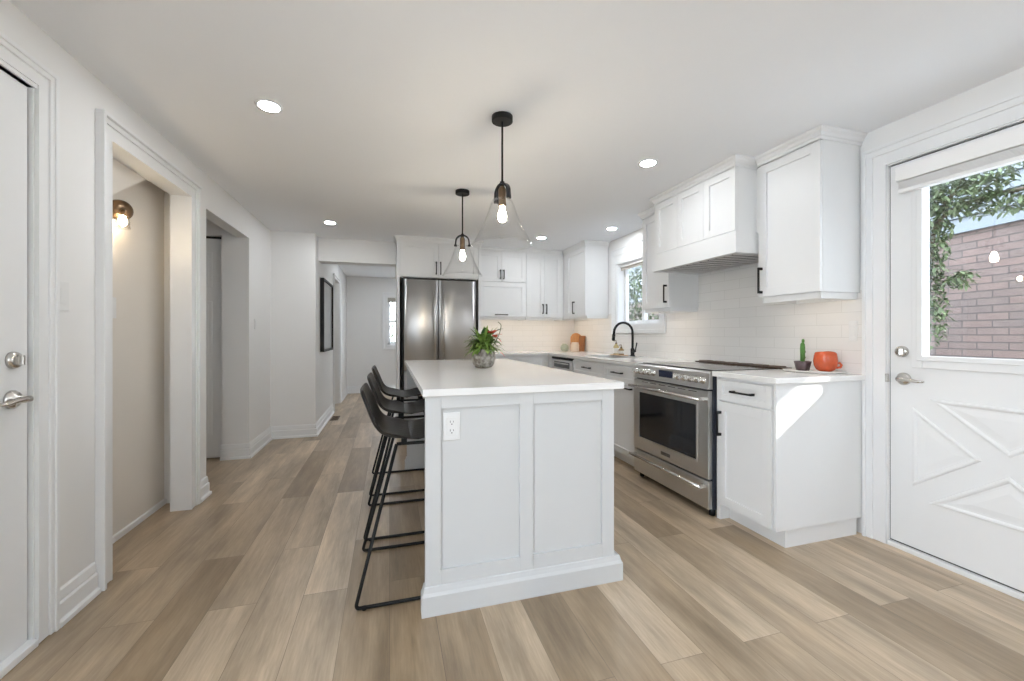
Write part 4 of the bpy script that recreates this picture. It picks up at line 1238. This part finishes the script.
# corner: jar, crock, cutting boards
jx, jy = 2.30, 5.22
b = B(); lathe(b, [(.034, .914), (.050, .935), (.055, .965), (.046, 1.0), (.030, 1.012), (.030, 1.022), (.024, 1.022)], (2.305, 5.22, 0), 28)
tag(obj('round_vase', b, SAGE), 'small round sage-green vase at the corner of the worktop', 'vase')
b = B(); lathe(b, [(.050, .914), (.056, .93), (.056, 1.0), (.048, 1.028), (.048, 1.04), (.042, 1.04)], (2.415, 5.12, 0), 28)
tag(obj('ceramic_jar', b, BEIGEC), 'beige ceramic jar in front of the cutting boards', 'jar')
def board(name, cx, cy, w, h, t, m, label, round_top, ang, lean):
    b = B(); pts = [(-w / 2, 0), (w / 2, 0)]
    if round_top:
        for k in range(17):
            a = math.pi * k / 16; pts.append((w / 2 * math.cos(a), h - w / 2 + w / 2 * math.sin(a)))
    else: pts += [(w / 2, h - .01), (w / 2 - .01, h), (-w / 2 + .01, h), (-w / 2, h - .01)]
    polyprism(b, pts, Matrix.Identity(4), t)
    bmesh.ops.transform(b, matrix=Matrix.Translation((cx, cy, .9145)) @ Matrix.Rotation(R(ang), 4, 'Z') @ Matrix.Rotation(R(-lean), 4, 'X'), verts=b.verts)
    tag(obj(name, b, m), label, 'cutting board')
board('cutting_board', 2.52, 5.30, .16, .255, .014, WOODO, 'round-topped orange-brown cutting board leaning in the corner', True, -18, 6)
board('cutting_board', 2.545, 5.21, .14, .215, .014, WOODD, 'darker square-topped cutting board, right one of the corner pair', False, -82, 5)

# ---------------------------------------------------------------- outdoors
b = B(); bx(b, -8, 14, -14, 22, -.5, -.3); struct('floor_outdoor', b, BOUNCE_GROUND, 'outdoor ground made pale to bounce daylight indoors')
# neighbour's house to the right
nh = thing('neighbour_house', 'pale red brick house with grey siding seen through the back door glass', 'building', (0, 0, 0))
nh.location = (4.45, 1.25, -.3)
b = B(); bx(b, 0, .2, 0, 12, 0, 2.31)
o_ = B(); b.free()
def house_part(name, x0, x1, y0_, y1_, z0, z1, m):
    b = B(); bx(b, x0, x1, y0_, y1_, z0, z1)
    me = bpy.data.meshes.new(name); bmesh.ops.recalc_face_normals(b, faces=b.faces); b.to_mesh(me); b.free(); me.materials.append(m)
    o = bpy.data.objects.new(name, me); COL.objects.link(o); o.parent = nh; return o
o_.free()
house_part('brick_wall', 0, .2, 0, 12, 0, 2.31, BRICK)
b = B()
for k in range(12):
    z = 2.31 + k * .13
    bm_v = bx(b, -.012, .2, -.02, 12, z, z + .125)
    for v in bm_v:
        if v.co.z < z + .01 and v.co.x < 0: v.co.x -= .02
me = bpy.data.meshes.new('siding'); bmesh.ops.recalc_face_normals(b, faces=b.faces); b.to_mesh(me); b.free(); me.materials.append(SIDING)
o = bpy.data.objects.new('siding', me); COL.objects.link(o); o.parent = nh
nh.rotation_euler = (0, 0, -math.atan2(.22, .97))
# unseen board fence, added to block low sun
fe = thing('sun_block_fence', 'added unseen board fence that blocks low sun', 'fence', (4.6, -4.5, -.3))
for k in range(4):
    b = B(); y0_ = -9.3 + k * 2.0
    for q in range(11): bx(b, 4.6, 4.62, y0_ + .02 + q * .178, y0_ + .19 + q * .178, -.25, 2.45)
    bx(b, 4.62, 4.66, y0_, y0_ + 2.0, .1, .2); bx(b, 4.62, 4.66, y0_, y0_ + 2.0, 1.9, 2.0)
    obj('board_panel', b, SUNBLOCK, fe)
    b = B(); bx(b, 4.60, 4.69, y0_ - .045, y0_ + .0, -.3, 2.5); obj('post', b, SUNBLOCK, fe)

def bush(name, blobs, n, lw, m, label, seed, stems=(), cat='tree'):
    e = thing(name, label, cat, (blobs[0][0], blobs[0][1], -.3))
    rn = random.Random(seed); b = B(); tot = sum(q[6] for q in blobs)
    for (x, y, z, rx, ry, rz, wgt) in blobs:
        for k in range(int(n * wgt / tot)):
            while True:
                v = Vector([rn.uniform(-1, 1) for _ in range(3)])
                if v.length < 1: break
            p = Vector((x + v.x * rx, y + v.y * ry, z + v.z * rz))
            d = Vector((rn.uniform(-1, 1), rn.uniform(-1, 1), rn.uniform(-.9, .3)))
            leaf(b, p, d, lw * rn.uniform(.7, 1.5), lw * .22, .4)
    obj('foliage', b, m, e)
    if stems:
        b = B()
        for s in stems: tube(b, s, .012, 6)
        obj('branches', b, BARK, e)
bush('climbing_tree', [(3.62, 1.92, 1.85, .12, .10, .35, 3), (3.62, 1.92, 1.35, .09, .09, .3, 1.6), (3.62, 1.80, 2.1, .14, .28, .14, 3), (3.7, 1.55, 1.98, .10, .34, .08, 1.6), (3.75, 1.72, 2.3, .2, .4, .14, 2.5), (3.66, 1.80, 1.52, .08, .10, .06, .5)], 3400, .042, OUTLEAF,
     'leafy green tree branch hanging outside the back door glass', 5, [arc_pts([(3.64, 1.97, -.3), (3.64, 1.95, 1.4), (3.62, 1.9, 2.0), (3.75, 1.5, 2.05), (3.8, 1.2, 2.0)], .2), [(3.62, 1.92, 1.9), (3.75, 1.7, 2.4)]])
bush('outdoor_shrub', [(3.9, 5.6, 1.3, .5, .9, 1.0, 3), (3.7, 6.2, 2.0, .5, .9, .8, 2)], 5200, .06, OUTLEAF, 'grey-green shrub outside the window over the sink', 8, [[(3.8, 5.7, -.3), (3.8, 5.8, 1.5)]], 'shrub')
bush('outdoor_shrub', [(.5, 12.5, 1.6, 1.6, .6, 1.0, 3), (-.5, 12, .8, .8, .5, .6, 2)], 1500, .12, OUTLEAF, 'pale bush outside the small far window', 9, [[(.3, 12.5, -.3), (.3, 12.5, 1.6)]], 'shrub')

def shade_tree(x, y, z0, z1, r, seed, label):
    e = thing('sun_block_tree', label, 'tree', (x, y, -.3), None)
    rn = random.Random(seed); b = B()
    bmesh.ops.create_icosphere(b, subdivisions=4, radius=1.0)
    for v in b.verts:
        k = 1 + .10 * math.sin(5 * v.co.x + seed) * math.sin(6 * v.co.y) + rn.uniform(-.04, .04)
        v.co = Vector((x + v.co.x * r * k, y + v.co.y * r * k, (z0 + z1) / 2 + max(-.82, v.co.z) * (z1 - z0) / 1.7 * k))
    for k in range(700):
        a = rn.uniform(0, 6.283); t = rn.uniform(-1, 1); q = math.sqrt(1 - t * t)
        leaf(b, (x + r * q * math.cos(a), y + r * q * math.sin(a), (z0 + z1) / 2 + max(-.8, t) * (z1 - z0) / 1.8), (q * math.cos(a), q * math.sin(a), t), .22, .06, .4)
    obj('crown', b, OUTLEAF, e)
    b = B(); tube(b, [(x, y, -.3), (x, y, z0 + .6)], .14, 12, radii=[.17, .12]); obj('trunk', b, BARK, e)
shade_tree(7.2, -5.0, 3.0, 8.0, 1.4, 1, 'added unseen round-crowned tree that blocks sun beyond the fence')  # unseen tree added to block sun above the fence
sc_ = thing('sun_block_screen', 'added unseen screen on two posts that blocks the higher sun rays', 'screen', (4.1, -.25, -.3))  # unseen screen, added so only a low band of sun passes
b = B(); bx(b, 4.095, 4.105, -1.0, .40, 2.26, 3.2); obj('fabric', b, SUNBLOCK, sc_)
for y in (-1.03, .43):
    b = B(); bx(b, 4.07, 4.13, y - .03, y + .03, -.3, 3.2); obj('post', b, SUNBLOCK, sc_)
